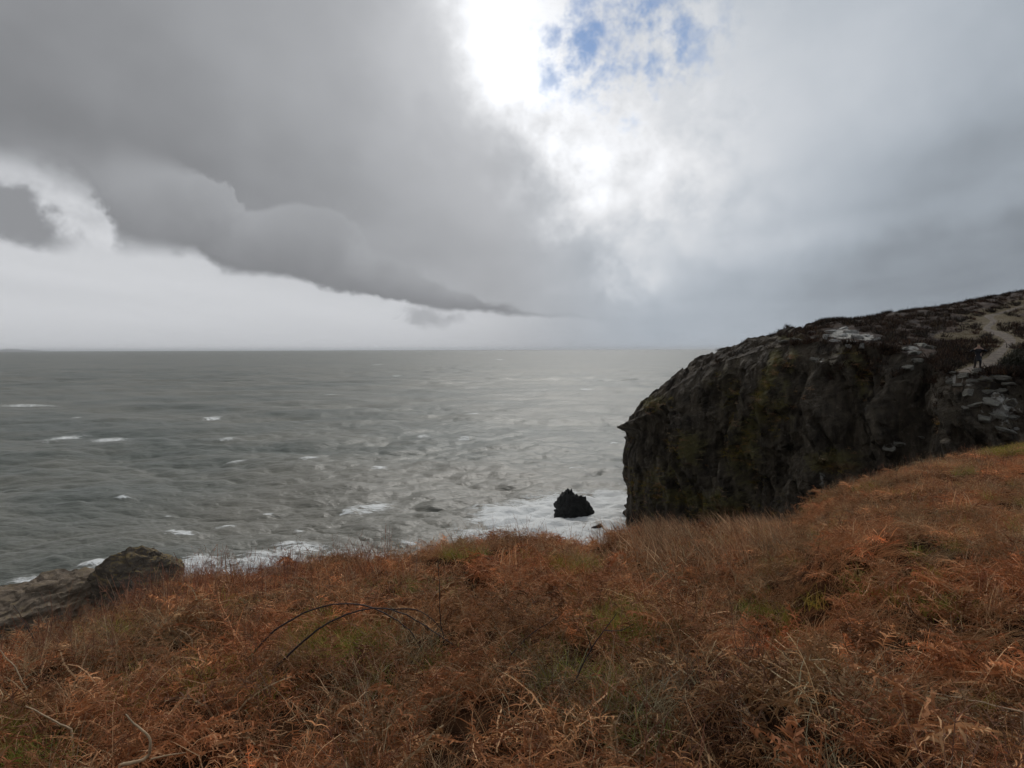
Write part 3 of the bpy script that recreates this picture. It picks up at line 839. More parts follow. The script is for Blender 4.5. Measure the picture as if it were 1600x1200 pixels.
def scatter(name, label, cat, pts, rot, scl, idx, tint, protos):
    n = len(pts)
    me = bpy.data.meshes.new(name)
    me.vertices.add(n); me.vertices.foreach_set('co', np.asarray(pts, np.float32).ravel())
    a = me.attributes.new('rot', 'FLOAT_VECTOR', 'POINT'); a.data.foreach_set('vector', np.asarray(rot, np.float32).ravel())
    a = me.attributes.new('scl', 'FLOAT', 'POINT'); a.data.foreach_set('value', np.asarray(scl, np.float32))
    a = me.attributes.new('idx', 'INT', 'POINT'); a.data.foreach_set('value', np.asarray(idx, np.int32))
    a = me.attributes.new('tint', 'FLOAT_COLOR', 'POINT'); a.data.foreach_set('color', np.column_stack([tint, np.ones(n)]).astype(np.float32).ravel())
    o = bpy.data.objects.new(name, me); COL.objects.link(o)
    cl_ = bpy.data.collections.new(name + '_tufts')
    for p in protos: cl_.objects.link(p)
    g = bpy.data.node_groups.new(name + '_scatter', 'GeometryNodeTree')
    g.interface.new_socket('Geometry', in_out='INPUT', socket_type='NodeSocketGeometry')
    g.interface.new_socket('Geometry', in_out='OUTPUT', socket_type='NodeSocketGeometry')
    gi, go = g.nodes.new('NodeGroupInput'), g.nodes.new('NodeGroupOutput')
    ci = g.nodes.new('GeometryNodeCollectionInfo'); ci.inputs['Collection'].default_value = cl_
    ci.inputs['Separate Children'].default_value = True; ci.inputs['Reset Children'].default_value = True
    ip = g.nodes.new('GeometryNodeInstanceOnPoints')
    def na(nm, ty):
        q = g.nodes.new('GeometryNodeInputNamedAttribute'); q.data_type = ty; q.inputs[0].default_value = nm
        return q.outputs[0]
    g.links.new(gi.outputs[0], ip.inputs['Points']); g.links.new(ci.outputs[0], ip.inputs['Instance'])
    ip.inputs['Pick Instance'].default_value = True
    g.links.new(na('idx', 'INT'), ip.inputs['Instance Index'])
    g.links.new(na('rot', 'FLOAT_VECTOR'), ip.inputs['Rotation'])
    g.links.new(na('scl', 'FLOAT'), ip.inputs['Scale'])
    g.links.new(ip.outputs[0], go.inputs[0])
    md = o.modifiers.new('scatter', 'NODES'); md.node_group = g
    tag(o, label, cat, kind='stuff')
    return o

rng = np.random.RandomState(11)
def ground_points(n_per_m2, rmin=1.3, over=1.6, amin=-52, amax=52):
    a0, a1 = math.radians(amin), math.radians(amax)
    rmax = 40.0
    n = int((a1 - a0) / 2 * rmax ** 2 * n_per_m2)
    R = rmax * np.sqrt(rng.rand(n)); a = a0 + (a1 - a0) * rng.rand(n)
    k = (R > rmin) & (R < np.interp(a, s_az, s_R) + over)
    R, a = R[k], a[k]
    x, y = R * np.sin(a), R * np.cos(a)
    z = ground_z(x, y)
    P = np.stack([x, y, z], 1)
    px, py = px_of(P)
    return P, px, py, R
def slope_tilt(P):
    e = 0.3
    zx = (ground_z(P[:, 0] + e, P[:, 1], False) - ground_z(P[:, 0] - e, P[:, 1], False)) / (2 * e)
    zy = (ground_z(P[:, 0], P[:, 1] + e, False) - ground_z(P[:, 0], P[:, 1] - e, False)) / (2 * e)
    return zx, zy

# regions of the hillside (evaluated where the ground point falls in the photo)
GREEN = [(520, 1012, 70, 18, 1.0), (985, 985, 60, 26, 1.1), (1010, 1005, 40, 18, 0.9), (890, 892, 40, 12, 0.9), (745, 876, 40, 8, 0.7), (1250, 965, 70, 14, 0.75), (1440, 955, 70, 12, 0.7), (1580, 705, 50, 12, 0.9), (880, 1060, 60, 40, 0.6),
         (1010, 1165, 50, 30, 0.7), (20, 1180, 60, 40, 0.8), (300, 1060, 60, 16, 0.5), (700, 1050, 50, 20, 0.5), (1230, 1000, 40, 12, 0.7), (690, 1080, 40, 16, 0.55), (620, 925, 60, 12, 0.4), (1350, 770, 60, 8, 0.4)]
BEIGE = [(1060, 860, 110, 46, 1.2), (1150, 850, 90, 36, 1.0), (970, 840, 50, 20, 0.8), (1000, 890, 50, 20, 0.8)]
STALK = [(230, 945, 110, 36, 1.0), (400, 905, 110, 36, 1.1), (520, 885, 70, 26, 0.9), (120, 985, 60, 26, 0.7)]
STRAW = [(1500, 1040, 200, 70, 0.8), (1300, 1090, 120, 60, 0.7), (1500, 880, 160, 60, 0.35), (500, 1120, 150, 50, 0.5), (850, 1120, 100, 60, 0.5), (1580, 1060, 80, 30, 1.0)]

def tint_of(base, P, px, py, amt=0.3):
    n1 = fbm(np.stack([P[:, 0] / 0.9, P[:, 1] / 0.9, P[:, 0] * 0 + 5], 1), 3, seed=31)
    n2 = fbm(np.stack([P[:, 0] / 2.6, P[:, 1] / 2.6, P[:, 0] * 0 + 9], 1), 2, seed=32)
    v = np.exp(amt * (1.2 * n1 + 0.6 * n2 + 0.5 * rng.normal(size=len(P))))
    c = np.array(base)[None] * v[:, None]
    hue = 0.34 * n2 + 0.16 * n1 + 0.10 * rng.normal(size=len(P))
    c[:, 0] *= 1 + hue * 0.35; c[:, 1] *= 1 - hue * 0.5; c[:, 2] *= 1 - hue * 0.8
    return np.clip(c, 0.02, 3)

RUSSET = [(0.0, (0.171, 0.073, 0.036)), (0.35, (0.352, 0.149, 0.062)), (0.7, (0.484, 0.231, 0.101)), (0.85, (0.550, 0.341, 0.182)), (1.0, (0.620, 0.462, 0.275))]
DRY = [(0.0, (0.209, 0.127, 0.073)), (0.4, (0.374, 0.248, 0.143)), (0.75, (0.517, 0.369, 0.220)), (1.0, (0.620, 0.517, 0.330))]
GRN = [(0.0, (0.132, 0.138, 0.024)), (0.5, (0.275, 0.259, 0.046)), (0.85, (0.396, 0.319, 0.072)), (1.0, (0.462, 0.341, 0.143))]
DARK = [(0.0, (0.016, 0.011, 0.009)), (0.5, (0.040, 0.024, 0.018)), (0.85, (0.072, 0.042, 0.028)), (1.0, (0.12, 0.074, 0.044))]
STK = [(0.0, (0.16, 0.066, 0.042)), (0.6, (0.30, 0.145, 0.090)), (0.85, (0.42, 0.28, 0.18)), (1.0, (0.56, 0.44, 0.31))]
m_brk = plant_mat('bracken_russet', RUSSET); m_dry = plant_mat('dry_grass', DRY); m_grn = plant_mat('green_grass', GRN)
m_dark = plant_mat('heather_dark', DARK); m_stk = plant_mat('dry_stalk', STK)

# bracken everywhere
P, px, py, R = ground_points(26)
gm = blob(GREEN, px, py); bm_ = blob(BEIGE, px, py); sm = blob(STALK, px, py); st = blob(STRAW, px, py)
cut = 1.25 * gm + 0.55 * bm_ + 0.5 * sm + 0.4 * st
clump = fbm(np.stack([P[:, 0] / 0.9, P[:, 1] / 0.9, P[:, 0] * 0], 1), 3, seed=41) * 1.25
keep = rng.rand(len(P)) > np.clip(1.15 * cut - 0.15, 0, 0.92)
keep &= rng.rand(len(P)) < np.clip(0.62 + 1.1 * clump, 0.05, 1)
P, px, py, R, clump = P[keep], px[keep], py[keep], R[keep], clump[keep]
zx, zy = slope_tilt(P)
n = len(P)
rightside = sstep(px, 1080, 1300) * sstep(R, 3, 5)
protos = [bracken_tuft(100 + i).build('bracken_tuft', m_brk) for i in range(7)] + [bracken_tuft(120 + i, 8, True, 40).build('bracken_tuft_flat', m_brk) for i in range(5)] + \
    [bracken_tuft(140 + i, 7, i > 2, 16, 2.3).build('bracken_tuft_coarse', m_brk) for i in range(6)]
idx = np.where(rng.rand(n) < 0.25 + 0.6 * rightside, rng.randint(7, 12, n), rng.randint(0, 7, n))
idx = np.where(rng.rand(n) < sstep(R, 6.0, 10.0), np.where(rng.rand(n) < 0.3 + 0.5 * rightside, rng.randint(15, 18, n), rng.randint(12, 15, n)), idx)
rot = np.stack([zy + rng.normal(size=n) * 0.15, -zx + rng.normal(size=n) * 0.15, rng.rand(n) * 6.28], 1)
scatter('bracken', 'rust brown dead bracken covering the near hillside', 'bracken', P, rot, rng.uniform(0.65, 1.15, n) * (1 + 0.35 * clump) * (1 - 0.12 * rightside), idx, tint_of((0.97, 0.95, 0.95), P, px, py, 0.55), protos)

# dry grass: combed flat on the right, tangled elsewhere, upright and grey-brown on the knoll
P, px, py, R = ground_points(16)
bm_ = blob(BEIGE, px, py); st = blob(STRAW, px, py); rightside = sstep(px, 1080, 1300) * sstep(R, 3, 5)
keep = rng.rand(len(P)) < np.clip(0.20 + 0.50 * bm_ + 0.60 * st + 0.26 * rightside, 0, 1)
P, px, py, R, bm_, rightside = P[keep], px[keep], py[keep], R[keep], bm_[keep], rightside[keep]
zx, zy = slope_tilt(P); n = len(P)
protos = [grass_tuft(200 + i, 70, (0.25, 0.55), 0.0, 0.16, (0.5, 1.45), (0.3, 1.6)).build('grass_tuft', m_dry) for i in range(4)] + \
         [grass_tuft(220 + i, 70, (0.22, 0.55), 0.45, 0.22, (-0.05, 0.60), (0.2, 1.4)).build('grass_tuft_combed', m_dry) for i in range(4)] + \
         [grass_tuft(240 + i, 30, (0.22, 0.60), 0.30, 0.26, (0.6, 1.5), (0.1, 1.3), (0.007, 0.014)).build('grass_tuft_upright', m_dry) for i in range(4)]
kind = np.where(bm_ > 0.35, 2, np.where(rng.rand(n) < 0.2 + 0.7 * rightside, 1, 0))
idx = kind * 4 + rng.randint(0, 4, n)
rz = np.where(kind == 0, rng.rand(n) * 6.28, np.where(kind == 1, -0.35 + rng.normal(size=n) * 0.8, 2.9 + rng.normal(size=n) * 0.9))
rot = np.stack([zy * (kind < 2), -zx * (kind < 2), rz], 1)
tn = tint_of((0.86, 0.80, 0.75), P, px, py, 0.35)
tn[kind == 2] *= np.array([0.98, 0.97, 1.02]) * rng.uniform(0.75, 1.5, n)[kind == 2][:, None]
tn[kind == 1] *= np.array([1.0, 0.80, 0.66])
tn[(kind == 1) & (rng.rand(n) < 0.3)] *= np.array([1.25, 1.4, 1.5])
scatter('dry_grass', 'straw coloured dead grass mixed through the bracken', 'grass', P, rot, rng.uniform(0.7, 1.15, n) * (1 - 0.12 * (kind == 1)), idx, tn, protos)

# green grass patches
P, px, py, R = ground_points(34)
gm = blob(GREEN, px, py)
keep = rng.rand(len(P)) < np.clip(1.5 * gm - 0.12, 0, 1) + 0.03
P, px, py, R = P[keep], px[keep], py[keep], R[keep]; n = len(P)
protos = [grass_tuft(300 + i, 80, (0.10, 0.28), 0.0, 0.13, (0.6, 1.5), (0.3, 1.4), (0.0035, 0.006)).build('green_tuft', m_grn) for i in range(4)]
scatter('green_grass', 'patches of green grass and moss among the dead bracken', 'grass', P, np.stack([np.zeros(n), np.zeros(n), rng.rand(n) * 6.28], 1), rng.uniform(0.7, 1.2, n), rng.randint(0, 4, n), tint_of((1.0, 1.0, 1.0), P, px, py, 0.3), protos)

# upright stalks along the left brow
P, px, py, R = ground_points(12)
sm = blob(STALK, px, py)
Ra = np.interp(np.arctan2(P[:, 0], P[:, 1]), s_az, s_R)
brow = np.exp(-((R - Ra) / 1.0) ** 2) * sstep(px, 1280, 1150)
keep = rng.rand(len(P)) < np.clip(1.1 * sm + 0.30 * brow + 0.05, 0, 1) * (1 - 0.75 * sstep(px, 600, 700) * sstep(px, 930, 880))
P, px, py, R = P[keep], px[keep], py[keep], R[keep]; n = len(P)
protos = [stalk_tuft(400 + i).build('stalk_tuft', m_stk) for i in range(6)]
scatter('dry_stalks', 'thin upright reddish stalks along the left brow of the hillside', 'stalks', P, np.stack([rng.normal(size=n) * 0.12, 0.12 + rng.normal(size=n) * 0.12, rng.rand(n) * 6.28], 1), rng.uniform(0.75, 1.3, n), rng.randint(0, 6, n), tint_of((0.9, 0.9, 0.9), P, px, py, 0.35), protos)

# heather on top of the headland
PTr = PT.reshape(NT - 1, nc_, 3)
m_ = 15000
i_ = (rng.rand(m_) ** 0.8 * (NT - 2)).astype(int); j_ = rng.randint(60, nc_ - 30, m_)
HPt = PTr[i_, j_] + np.column_stack([rng.uniform(-0.3, 0.3, (m_, 2)), np.zeros(m_)])
hpx, hpy = px_of(HPt)
pdh = path_dist(HPt[:, 0], HPt[:, 1])
gr = blob([(1500, 525, 55, 9, 1.1), (1575, 500, 60, 9, 1.2), (1245, 527, 24, 7, 0.9), (1010, 622, 30, 14, 1.0), (1318, 524, 34, 14, 1.5), (1352, 529, 24, 13, 1.4), (1435, 550, 34, 18, 1.3)], hpx, hpy)
nz_ = fbm(HPt / 3.0, 3, seed=51)
keep = (pdh > 0.4) & (rng.rand(m_) > gr) & (rng.rand(m_) < (0.55 + 1.2 * nz_) * (0.04 + 0.96 * sstep(hpx + 80 * nz_, 1215, 1300))) & (HPt[:, 1] < 118)
HPt = HPt[keep]
cd_ = rng.choice(len(PF), 60000); q_ = PF[cd_]; qx, qy = px_of(q_); qn = fbm(q_ / 2.4, 3, seed=55)
kk = (rng.rand(len(cd_)) < 0.16 * sstep(qx, 1270, 1340) * sstep(drf[cd_] - 4.5 * qn, 2.6, 0.6)) & (np.abs(qx - 1535) > 62) & (qy < 640) & (rng.rand(len(cd_)) > blob([(1318, 526, 36, 18, 1.5), (1352, 532, 26, 16, 1.4), (1435, 553, 38, 24, 1.4), (1280, 530, 20, 12, 1.0)], qx, qy))
HPt = np.concatenate([HPt, q_[kk]]); hpx, hpy = px_of(HPt); n = len(HPt)

protos = [heather_tuft(500 + i).build('heather_tuft', m_dark) for i in range(5)]
tn = tint_of((0.9, 1.0, 1.0), HPt, hpx, hpy, 0.45)
scatter('heather', 'dark brown heather covering the top of the headland', 'heather', HPt, np.stack([rng.normal(size=n) * 0.2, rng.normal(size=n) * 0.2, rng.rand(n) * 6.28], 1), rng.uniform(0.5, 1.15, n), rng.randint(0, 5, n), tn, protos)

# grass hanging on the cliff ledges
PFn = len(PF)
lic = np.maximum(lichen, earth)[:PFn]
cand = rng.choice(PFn, 40000)
nzc = fbm(PF[cand] / np.array([2.0, 2.0, 4.0]), 3, seed=61)
keep = (rng.rand(len(cand)) < np.clip(lic[cand] * 0.55 + nzc * 0.5 - 0.12, 0, 0.5)) & (PF[cand, 1] < 92)
CP = PF[cand][keep]; n = len(CP)
cpx, cpy = px_of(CP)
protos = [grass_tuft(600 + i, 34, (0.3, 0.75), 0.0, 0.3, (-0.2, 1.2), (1.0, 2.6), (0.014, 0.03)).build('cliff_tuft', m_grn) for i in range(3)] + [grass_tuft(610 + i, 34, (0.3, 0.75), 0.0, 0.3, (-0.2, 1.2), (1.0, 2.6), (0.014, 0.03)).build('cliff_tuft_dry', m_dry) for i in range(3)]
scatter('cliff_grass', 'olive grass tufts hanging on the ledges of the dark cliff', 'grass', CP, np.stack([np.zeros(n), np.zeros(n), rng.rand(n) * 6.28], 1), rng.uniform(0.5, 1.1, n), np.where(rng.rand(n) < 0.62, rng.randint(0, 3, n), rng.randint(3, 6, n)), tint_of((0.62, 0.54, 0.52), CP, cpx, cpy, 0.35), protos)

# ------------------------------------------------------------------ rocks
def ico(sub):
    bm = bmesh.new(); bmesh.ops.create_icosphere(bm, subdivisions=sub, radius=1.0)
    V = np.array([v.co[:] for v in bm.verts]); Fc = np.array([[v.index for v in f.verts] for f in bm.faces]); bm.free()
    return V, Fc
ICO = {k: ico(k) for k in (3, 4, 6)}
def rock_shape(sub, size, seed, ncut=14, cutd=(0.55, 0.9), rough=0.10, strata=0.06, sdir=(0.2, 0.1, 1.0), freq=1.6):
    V, Fc = ICO[sub]; V = V.copy(); g = np.random.RandomState(seed)
    for _ in range(ncut):
        n_ = g.normal(size=3); n_ /= np.linalg.norm(n_); dd = g.uniform(*cutd)
        s_ = V @ n_ - dd
        V = V - n_[None] * (np.maximum(s_, 0) * 0.94)[:, None]
    nn_ = V / (np.linalg.norm(V, axis=1)[:, None] + 1e-9)
    w1, w2, wv = worley(V * 2.3 + seed, 3)
    w5, w6, wv6 = worley(V * np.array([4.5, 4.5, 7.5]) + seed * 1.7, 4)
    h = (wv6 - 0.5) * rough * 0.55 * sstep(w6 - w5, 0, 0.12) - rough * 0.35 * sstep(w2 - w1, 0.10, 0.0) + fbm(V * freq + seed, 5, 0.55) * rough + fbm(V * freq * 1.2 + seed, 4, 0.5, True) * rough * 0.6 + (wv - 0.5) * rough * 0.8 * sstep(w2 - w1, 0, 0.2)
    sd = np.array(sdir) / np.linalg.norm(sdir)
    st_ = fbm(np.stack([V @ sd * 7, V[:, 0] * 0.6, V[:, 1] * 0.6 + seed], 1), 3, 0.6)
    st_ = 0.5 * st_ + 0.5 * (np.floor(st_ * 4) / 4 + 0.25 * sstep(st_ * 4 - np.floor(st_ * 4), 0.3, 0.6))
    V = V + nn_ * (h + strata * st_)[:, None]
    return V * np.array(size)[None], Fc

def rock_mat(name, c0, c1, c2, lich=None, scale=1.0, la=0.35):
    m, t, b = new_mat(name)
    P_ = objco(t); nz = sep(t, geo(t, 'Normal'))[2]
    n1 = noise(t, P_, 0.9 * scale, 7, 0.65, 0.5); n2 = noise(t, P_, 4.0 * scale, 6, 0.65); ly = noise(t, vscale(t, P_, (0.5, 0.5, 3.0)), 1.2 * scale, 6, 0.65, 0.4)
    c = mixc(t, c0, c1, (n1 * 0.5 + ly * 0.5).smooth(0.36, 0.62))
    c = mixc(t, c, c2, n2.smooth(0.56, 0.72))
    if lich: c = mixc(t, c, lich, (nz * 0.8 + (n1 - 0.5) * 1.6 + (n2 - 0.5) * 0.6).smooth(la, la + 0.45))
    t.links.new(c, b.inputs['Base Color']); b.inputs['Roughness'].default_value = 0.8
    b.inputs['Specular IOR Level'].default_value = 0.3
    bump(t, b, noise(t, P_, 5.0 * scale, 9, 0.68, 0.3) * 0.7 + ly * 0.5, 0.8, 0.12 / scale)
    return m
m_bould = rock_mat('boulder_brown', (0.058, 0.046, 0.035), (0.135, 0.108, 0.082), (0.22, 0.18, 0.145), (0.15, 0.105, 0.042))
m_slab = rock_mat('slab_grey_brown', (0.085, 0.063, 0.044), (0.20, 0.152, 0.108), (0.32, 0.255, 0.19), (0.15, 0.11, 0.05), 1.8, 0.7)
m_sear = rock_mat('wet_black_rock', (0.010, 0.010, 0.010), (0.026, 0.026, 0.026), (0.06, 0.058, 0.055))
m_stone = rock_mat('pale_stone', (0.085, 0.082, 0.070), (0.22, 0.21, 0.18), (0.44, 0.43, 0.38), (0.16, 0.14, 0.07), 3.0, 0.8)
m_white = rock_mat('white_stone', (0.12, 0.115, 0.105), (0.36, 0.35, 0.325), (0.60, 0.59, 0.56), (0.10, 0.085, 0.05), 3.5, 1.0)

def place_rock(name, px, py, D, size, seed, mat, rotz=0.0, sub=6, tilt=(0, 0), **kw):
    V, Fc = rock_shape(sub, size, seed, **kw)
    o = mesh_np(name, V, Fc, mat, smooth=False)
    o.location = at(px, py, D); o.rotation_euler = (tilt[0], tilt[1], rotz)
    return o
o = place_rock('boulder', 222, 922, 33, (2.65, 2.3, 2.6), 12, m_bould, 0.3, ncut=11, cutd=(0.6, 0.9), rough=0.11, strata=0.06, freq=2.0)
tag(o, 'rounded brown boulder with ochre lichen on top, above the slab at far left', 'boulder')
o = place_rock('rock_slab', 70, 985, 32, (4.6, 4.2, 2.6), 23, m_slab, 0.25, ncut=14, cutd=(0.45, 0.85), rough=0.12, strata=0.11, freq=2.6, sdir=(0.45, -0.25, 1.0), tilt=(0.05, -0.16))
tag(o, 'broad layered grey-brown rock slab sloping to the left frame edge beside the boulder', 'rock')
p = on_sea(902, 812)
V_, F_ = rock_shape(6, (4.4, 2.7, 3.0), 31, ncut=13, cutd=(0.5, 0.85), rough=0.17, strata=0.07, sdir=(0.7, 0.2, 0.8))
V_[:, 2] -= 1.5 * sstep(V_[:, 0], -1.2, 3.6) * (V_[:, 2] > 0)
V_[:, 2] += (0.9 * (worley(V_ / 1.3, 6)[2] - 0.3) + 0.6 * fbm(V_ / 1.1, 3, ridged=True)) * sstep(V_[:, 2], 0.3, 1.6)
o = mesh_np('sea_rock', V_, F_, m_sear); o.location = (p[0], p[1], SEA + 0.9)
tag(o, 'jagged black rock standing in white surf off the cliff foot', 'rock')
p = on_sea(931, 836)
V_, F_ = rock_shape(4, (1.3, 1.0, 1.2), 37, rough=0.15)
o = mesh_np('sea_rock', V_, F_, m_sear); o.location = (p[0], p[1], SEA + 0.35)
tag(o, 'small low dark rock in the surf just above the bracken brow', 'rock')

# pale blocks of the outcrop and the quartz band: pieces of the headland
STONES = [(1492, 583, 13, 8, 0), (1508, 588, 16, 8, 0), (1530, 583, 18, 7, 0), (1552, 581, 14, 9, 0), (1575, 571, 18, 9, 1), (1586, 580, 14, 8, 0), (1566, 590, 18, 12, 0), (1545, 597, 18, 9, 0), (1524, 598, 16, 9, 0),
          (1503, 602, 15, 9, 0), (1488, 597, 11, 9, 0), (1515, 614, 16, 10, 0), (1540, 612, 18, 9, 0), (1562, 611, 17, 10, 0), (1580, 600, 14, 10, 0), (1553, 628, 18, 12, 0), (1575, 630, 18, 13, 0), (1530, 632, 16, 12, 0),
          (1560, 650, 22, 14, 0), (1582, 652, 16, 14, 0), (1540, 655, 14, 12, 0), (1570, 672, 20, 10, 0), (1512, 640, 13, 12, 0), (1586, 668, 10, 8, 1),
          (1300, 519, 13, 14, 1), (1314, 526, 13, 18, 1), (1328, 520, 12, 14, 1), (1341, 530, 12, 15, 1), (1355, 526, 11, 14, 1), (1306, 534, 11, 14, 1), (1330, 537, 11, 12, 1), (1292, 528, 8, 12, 1), (1366, 532, 9, 12, 1), (1320, 514, 12, 10, 1), (1348, 540, 10, 10, 1),
          (1414, 546, 13, 8, 0), (1428, 553, 14, 10, 0), (1440, 541, 13, 9, 0), (1453, 545, 12, 10, 0), (1462, 556, 10, 10, 0), (1434, 566, 12, 9, 0), (1422, 575, 13, 9, 0),
          (1392, 700, 14, 9, 0), (1405, 695, 13, 7, 0), (1284, 742, 8, 12, 0), (1283, 758, 7, 10, 0), (1440, 685, 13, 8, 0), (1275, 563, 10, 8, 0), (1230, 536, 13, 6, 0), (1250, 532, 12, 6, 0)]
g = np.random.RandomState(77)
shapes = []
for k in range(8):
    V_, F_ = ICO[4]; V_ = V_.copy(); gg = np.random.RandomState(60 + k)
    V_ = V_ / (np.abs(V_ * np.array([1.0, 1.0, 1.15])) ** 5).sum(1)[:, None] ** 0.2          # blocky
    for _ in range(9):
        n_ = gg.normal(size=3); n_ /= np.linalg.norm(n_); s_ = V_ @ n_ - gg.uniform(0.55, 1.05)
        V_ = V_ - n_[None] * np.maximum(s_, 0)[:, None]
    V_ = V_ * (1 + 0.05 * fbm(V_ * 2.5 + k, 3)[:, None]); V_[:, :2] *= 1 + 0.10 * steps(fbm(np.stack([V_[:, 2] * 3, V_[:, 0] * 0, V_[:, 0] * 0 + k], 1), 2), 0.3)[:, None]
    shapes.append((V_, F_))
cache = {}
for (sx_, sy_, w_, h_, wh) in STONES:
    pos, nrm = hit(head_bvh, sx_, sy_)
    if pos is None: continue
    k = g.randint(8)
    if (k, wh) not in cache:
        tmp = mesh_np('stone', shapes[k][0], shapes[k][1], m_white if wh else m_stone, smooth=False, link=False); cache[(k, wh)] = tmp.data
    o = bpy.data.objects.new('stone', cache[(k, wh)]); COL.objects.link(o); o.parent = head
    sc_ = pos.y / F * 0.85
    o.scale = (w_ * sc_ * g.uniform(0.8, 1.3), w_ * sc_ * g.uniform(0.7, 1.0), h_ * sc_ * g.uniform(0.45, 0.85))
    o.location = pos + Vector(ray(sx_, sy_)) * ((0.62 if wh else 0.45) * w_ * sc_) + Vector((0, 0, -0.12 * wh))
    o.rotation_euler = (g.uniform(-.2, .2), g.uniform(-.1, .35), g.uniform(-.5, .5) + 0.4)

# dark gorse bush at the right edge of the headland
def bush(px, py, D, w, h, seed, label):
    base = at(px, py, D)
    r = head_bvh.ray_cast(Vector((base[0], base[1], 60)), Vector((0, 0, -1)))
    if r[0]: base[2] = r[0].z
    root = empty('gorse_bush', base - np.array([0, 0, 0.1]))
    g = np.random.RandomState(seed); T = Tuft(); S_ = Tuft()
    for _ in range(9):
        S_.ribbon(arc(g, (g.normal() * 0.15, g.normal() * 0.15, -0.2), g.uniform(0, 6.28), g.uniform(0.7, 1.4), h * 0.9, 0.3, 5, 0.12), 0.05, 0.3, g, 0.7)
    for _ in range(2600):
        q = g.normal(size=3); q /= np.linalg.norm(q); rr_ = g.rand() ** 0.4
        c = np.array([q[0] * w / 2, q[1] * w / 2, h * 0.5 + q[2] * h * 0.5]) * rr_ + np.array([0, 0, h * 0.5 * (1 - rr_)])
        c *= 1 + 0.25 * perlin(np.array([c * 1.4 + seed]))[0]
        T.ribbon(arc(g, c, g.uniform(0, 6.28), g.uniform(-0.3, 1.4), g.uniform(0.12, 0.3), 0.4, 2, 0.2), g.uniform(0.02, 0.05), g.uniform(0, 1), g)
    mesh_np('stem', np.array(S_.v), np.array(S_.f), m_bush, root, attrs={'key': np.array(S_.k)})
    mesh_np('foliage', np.array(T.v), np.array(T.f), m_bush, root, attrs={'key': np.array(T.k)})
    tag(root, label, 'bush')
m_bush, t, b = new_mat('gorse_leaves')
t.links.new(mixc(t, (0.012, 0.014, 0.008), (0.045, 0.040, 0.020), attr(t, 'key')), b.inputs['Base Color']); b.inputs['Roughness'].default_value = 0.8
bush(1592, 566, 42.6, 2.2, 1.5, 5, 'dark gorse bush on the headland at the right frame edge beside the person')

# ------------------------------------------------------------------ the person on the outcrop
pos, _n = hit(head_bvh, 1528, 579)
feet = Vector(at(1528, 577, 43.0))
r = head_bvh.ray_cast(Vector((feet.x, feet.y, 40)), Vector((0, 0, -1)))
fz = r[0].z if r[0] else feet.z

def skin_mesh(name, verts, edges, radii, root=0, sub=2):
    me = bpy.data.meshes.new(name); me.from_pydata(verts, edges, [])
    o = bpy.data.objects.new(name, me); COL.objects.link(o)
    md = o.modifiers.new('skin', 'SKIN'); md.use_smooth_shade = True
    for i, r_ in enumerate(radii):
        sv = me.skin_vertices[0].data[i]
        sv.radius = r_ if isinstance(r_, tuple) else (r_, r_); sv.use_root = (i == root)
    s_ = o.modifiers.new('sub', 'SUBSURF'); s_.levels = sub; s_.render_levels = sub
    dg = bpy.context.evaluated_depsgraph_get(); dg.update()
    nm = bpy.data.meshes.new_from_object(o.evaluated_get(dg)); nm.name = name
    o.modifiers.clear(); o.data = nm
    bpy.data.meshes.remove(me)
    return o
def flatmat(name, c, rough=0.8):
    m, t, b = new_mat(name)
    t.links.new(mixc(t, tuple(x * 0.7 for x in c), tuple(x * 1.25 for x in c), noise(t, objco(t), 9, 4).smooth(0.3, 0.7)), b.inputs['Base Color']); b.inputs['Roughness'].default_value = rough
    return m
m_skin = flatmat('skin', (0.42, 0.26, 0.19), 0.5); m_coat = flatmat('navy_coat', (0.010, 0.010, 0.014)); m_trou = flatmat('dark_trousers', (0.012, 0.010, 0.011)); m_hair = flatmat('fair_hair', (0.11, 0.07, 0.03)); m_shoe = flatmat('shoe', (0.10, 0.09, 0.085))
person = empty('person', (feet.x, feet.y, fz))
# faces the camera, feet apart, both hands raised to the face, elbows out (x to the viewer's right, -y to the viewer)
vb = [(0, 0, 0.95), (0, 0.01, 1.15), (0, 0.01, 1.38), (0, 0.0, 1.50), (0, -0.01, 1.60), (0, -0.015, 1.70),
      (-0.10, 0, 0.88), (-0.14, -0.02, 0.50), (-0.19, 0.01, 0.10), (-0.21, -0.13, 0.04),
      (0.10, 0, 0.88), (0.10, -0.02, 0.50), (0.11, 0.01, 0.10), (0.13, -0.13, 0.04),
      (-0.17, 0.01, 1.42), (-0.37, -0.06, 1.30), (-0.17, -0.22, 1.46), (-0.09, -0.24, 1.55),
      (0.17, 0.01, 1.42), (0.37, -0.06, 1.32), (0.17, -0.22, 1.46), (0.09, -0.24, 1.55)]
eb = [(0, 1), (1, 2), (2, 3), (3, 4), (4, 5), (0, 6), (6, 7), (7, 8), (8, 9), (0, 10), (10, 11), (11, 12), (12, 13), (2, 14), (14, 15), (15, 16), (16, 17), (2, 18), (18, 19), (19, 20), (20, 21)]
rb = [(0.14, 0.11), (0.13, 0.10), (0.15, 0.10), 0.055, (0.075, 0.09), (0.065, 0.08), 0.085, 0.06, 0.042, 0.04, 0.085, 0.06, 0.042, 0.04, 0.065, 0.045, 0.033, 0.03, 0.065, 0.045, 0.033, 0.03]
body = skin_mesh('body', vb, eb, rb); body.parent = person
body.data.materials.clear()
for m_ in (m_skin, m_trou, m_shoe): body.data.materials.append(m_)
for p_ in body.data.polygons:
    c_ = p_.center
    p_.material_index = 2 if c_.z < 0.09 else (1 if c_.z < 1.0 else 0)
    p_.use_smooth = True
extra = []
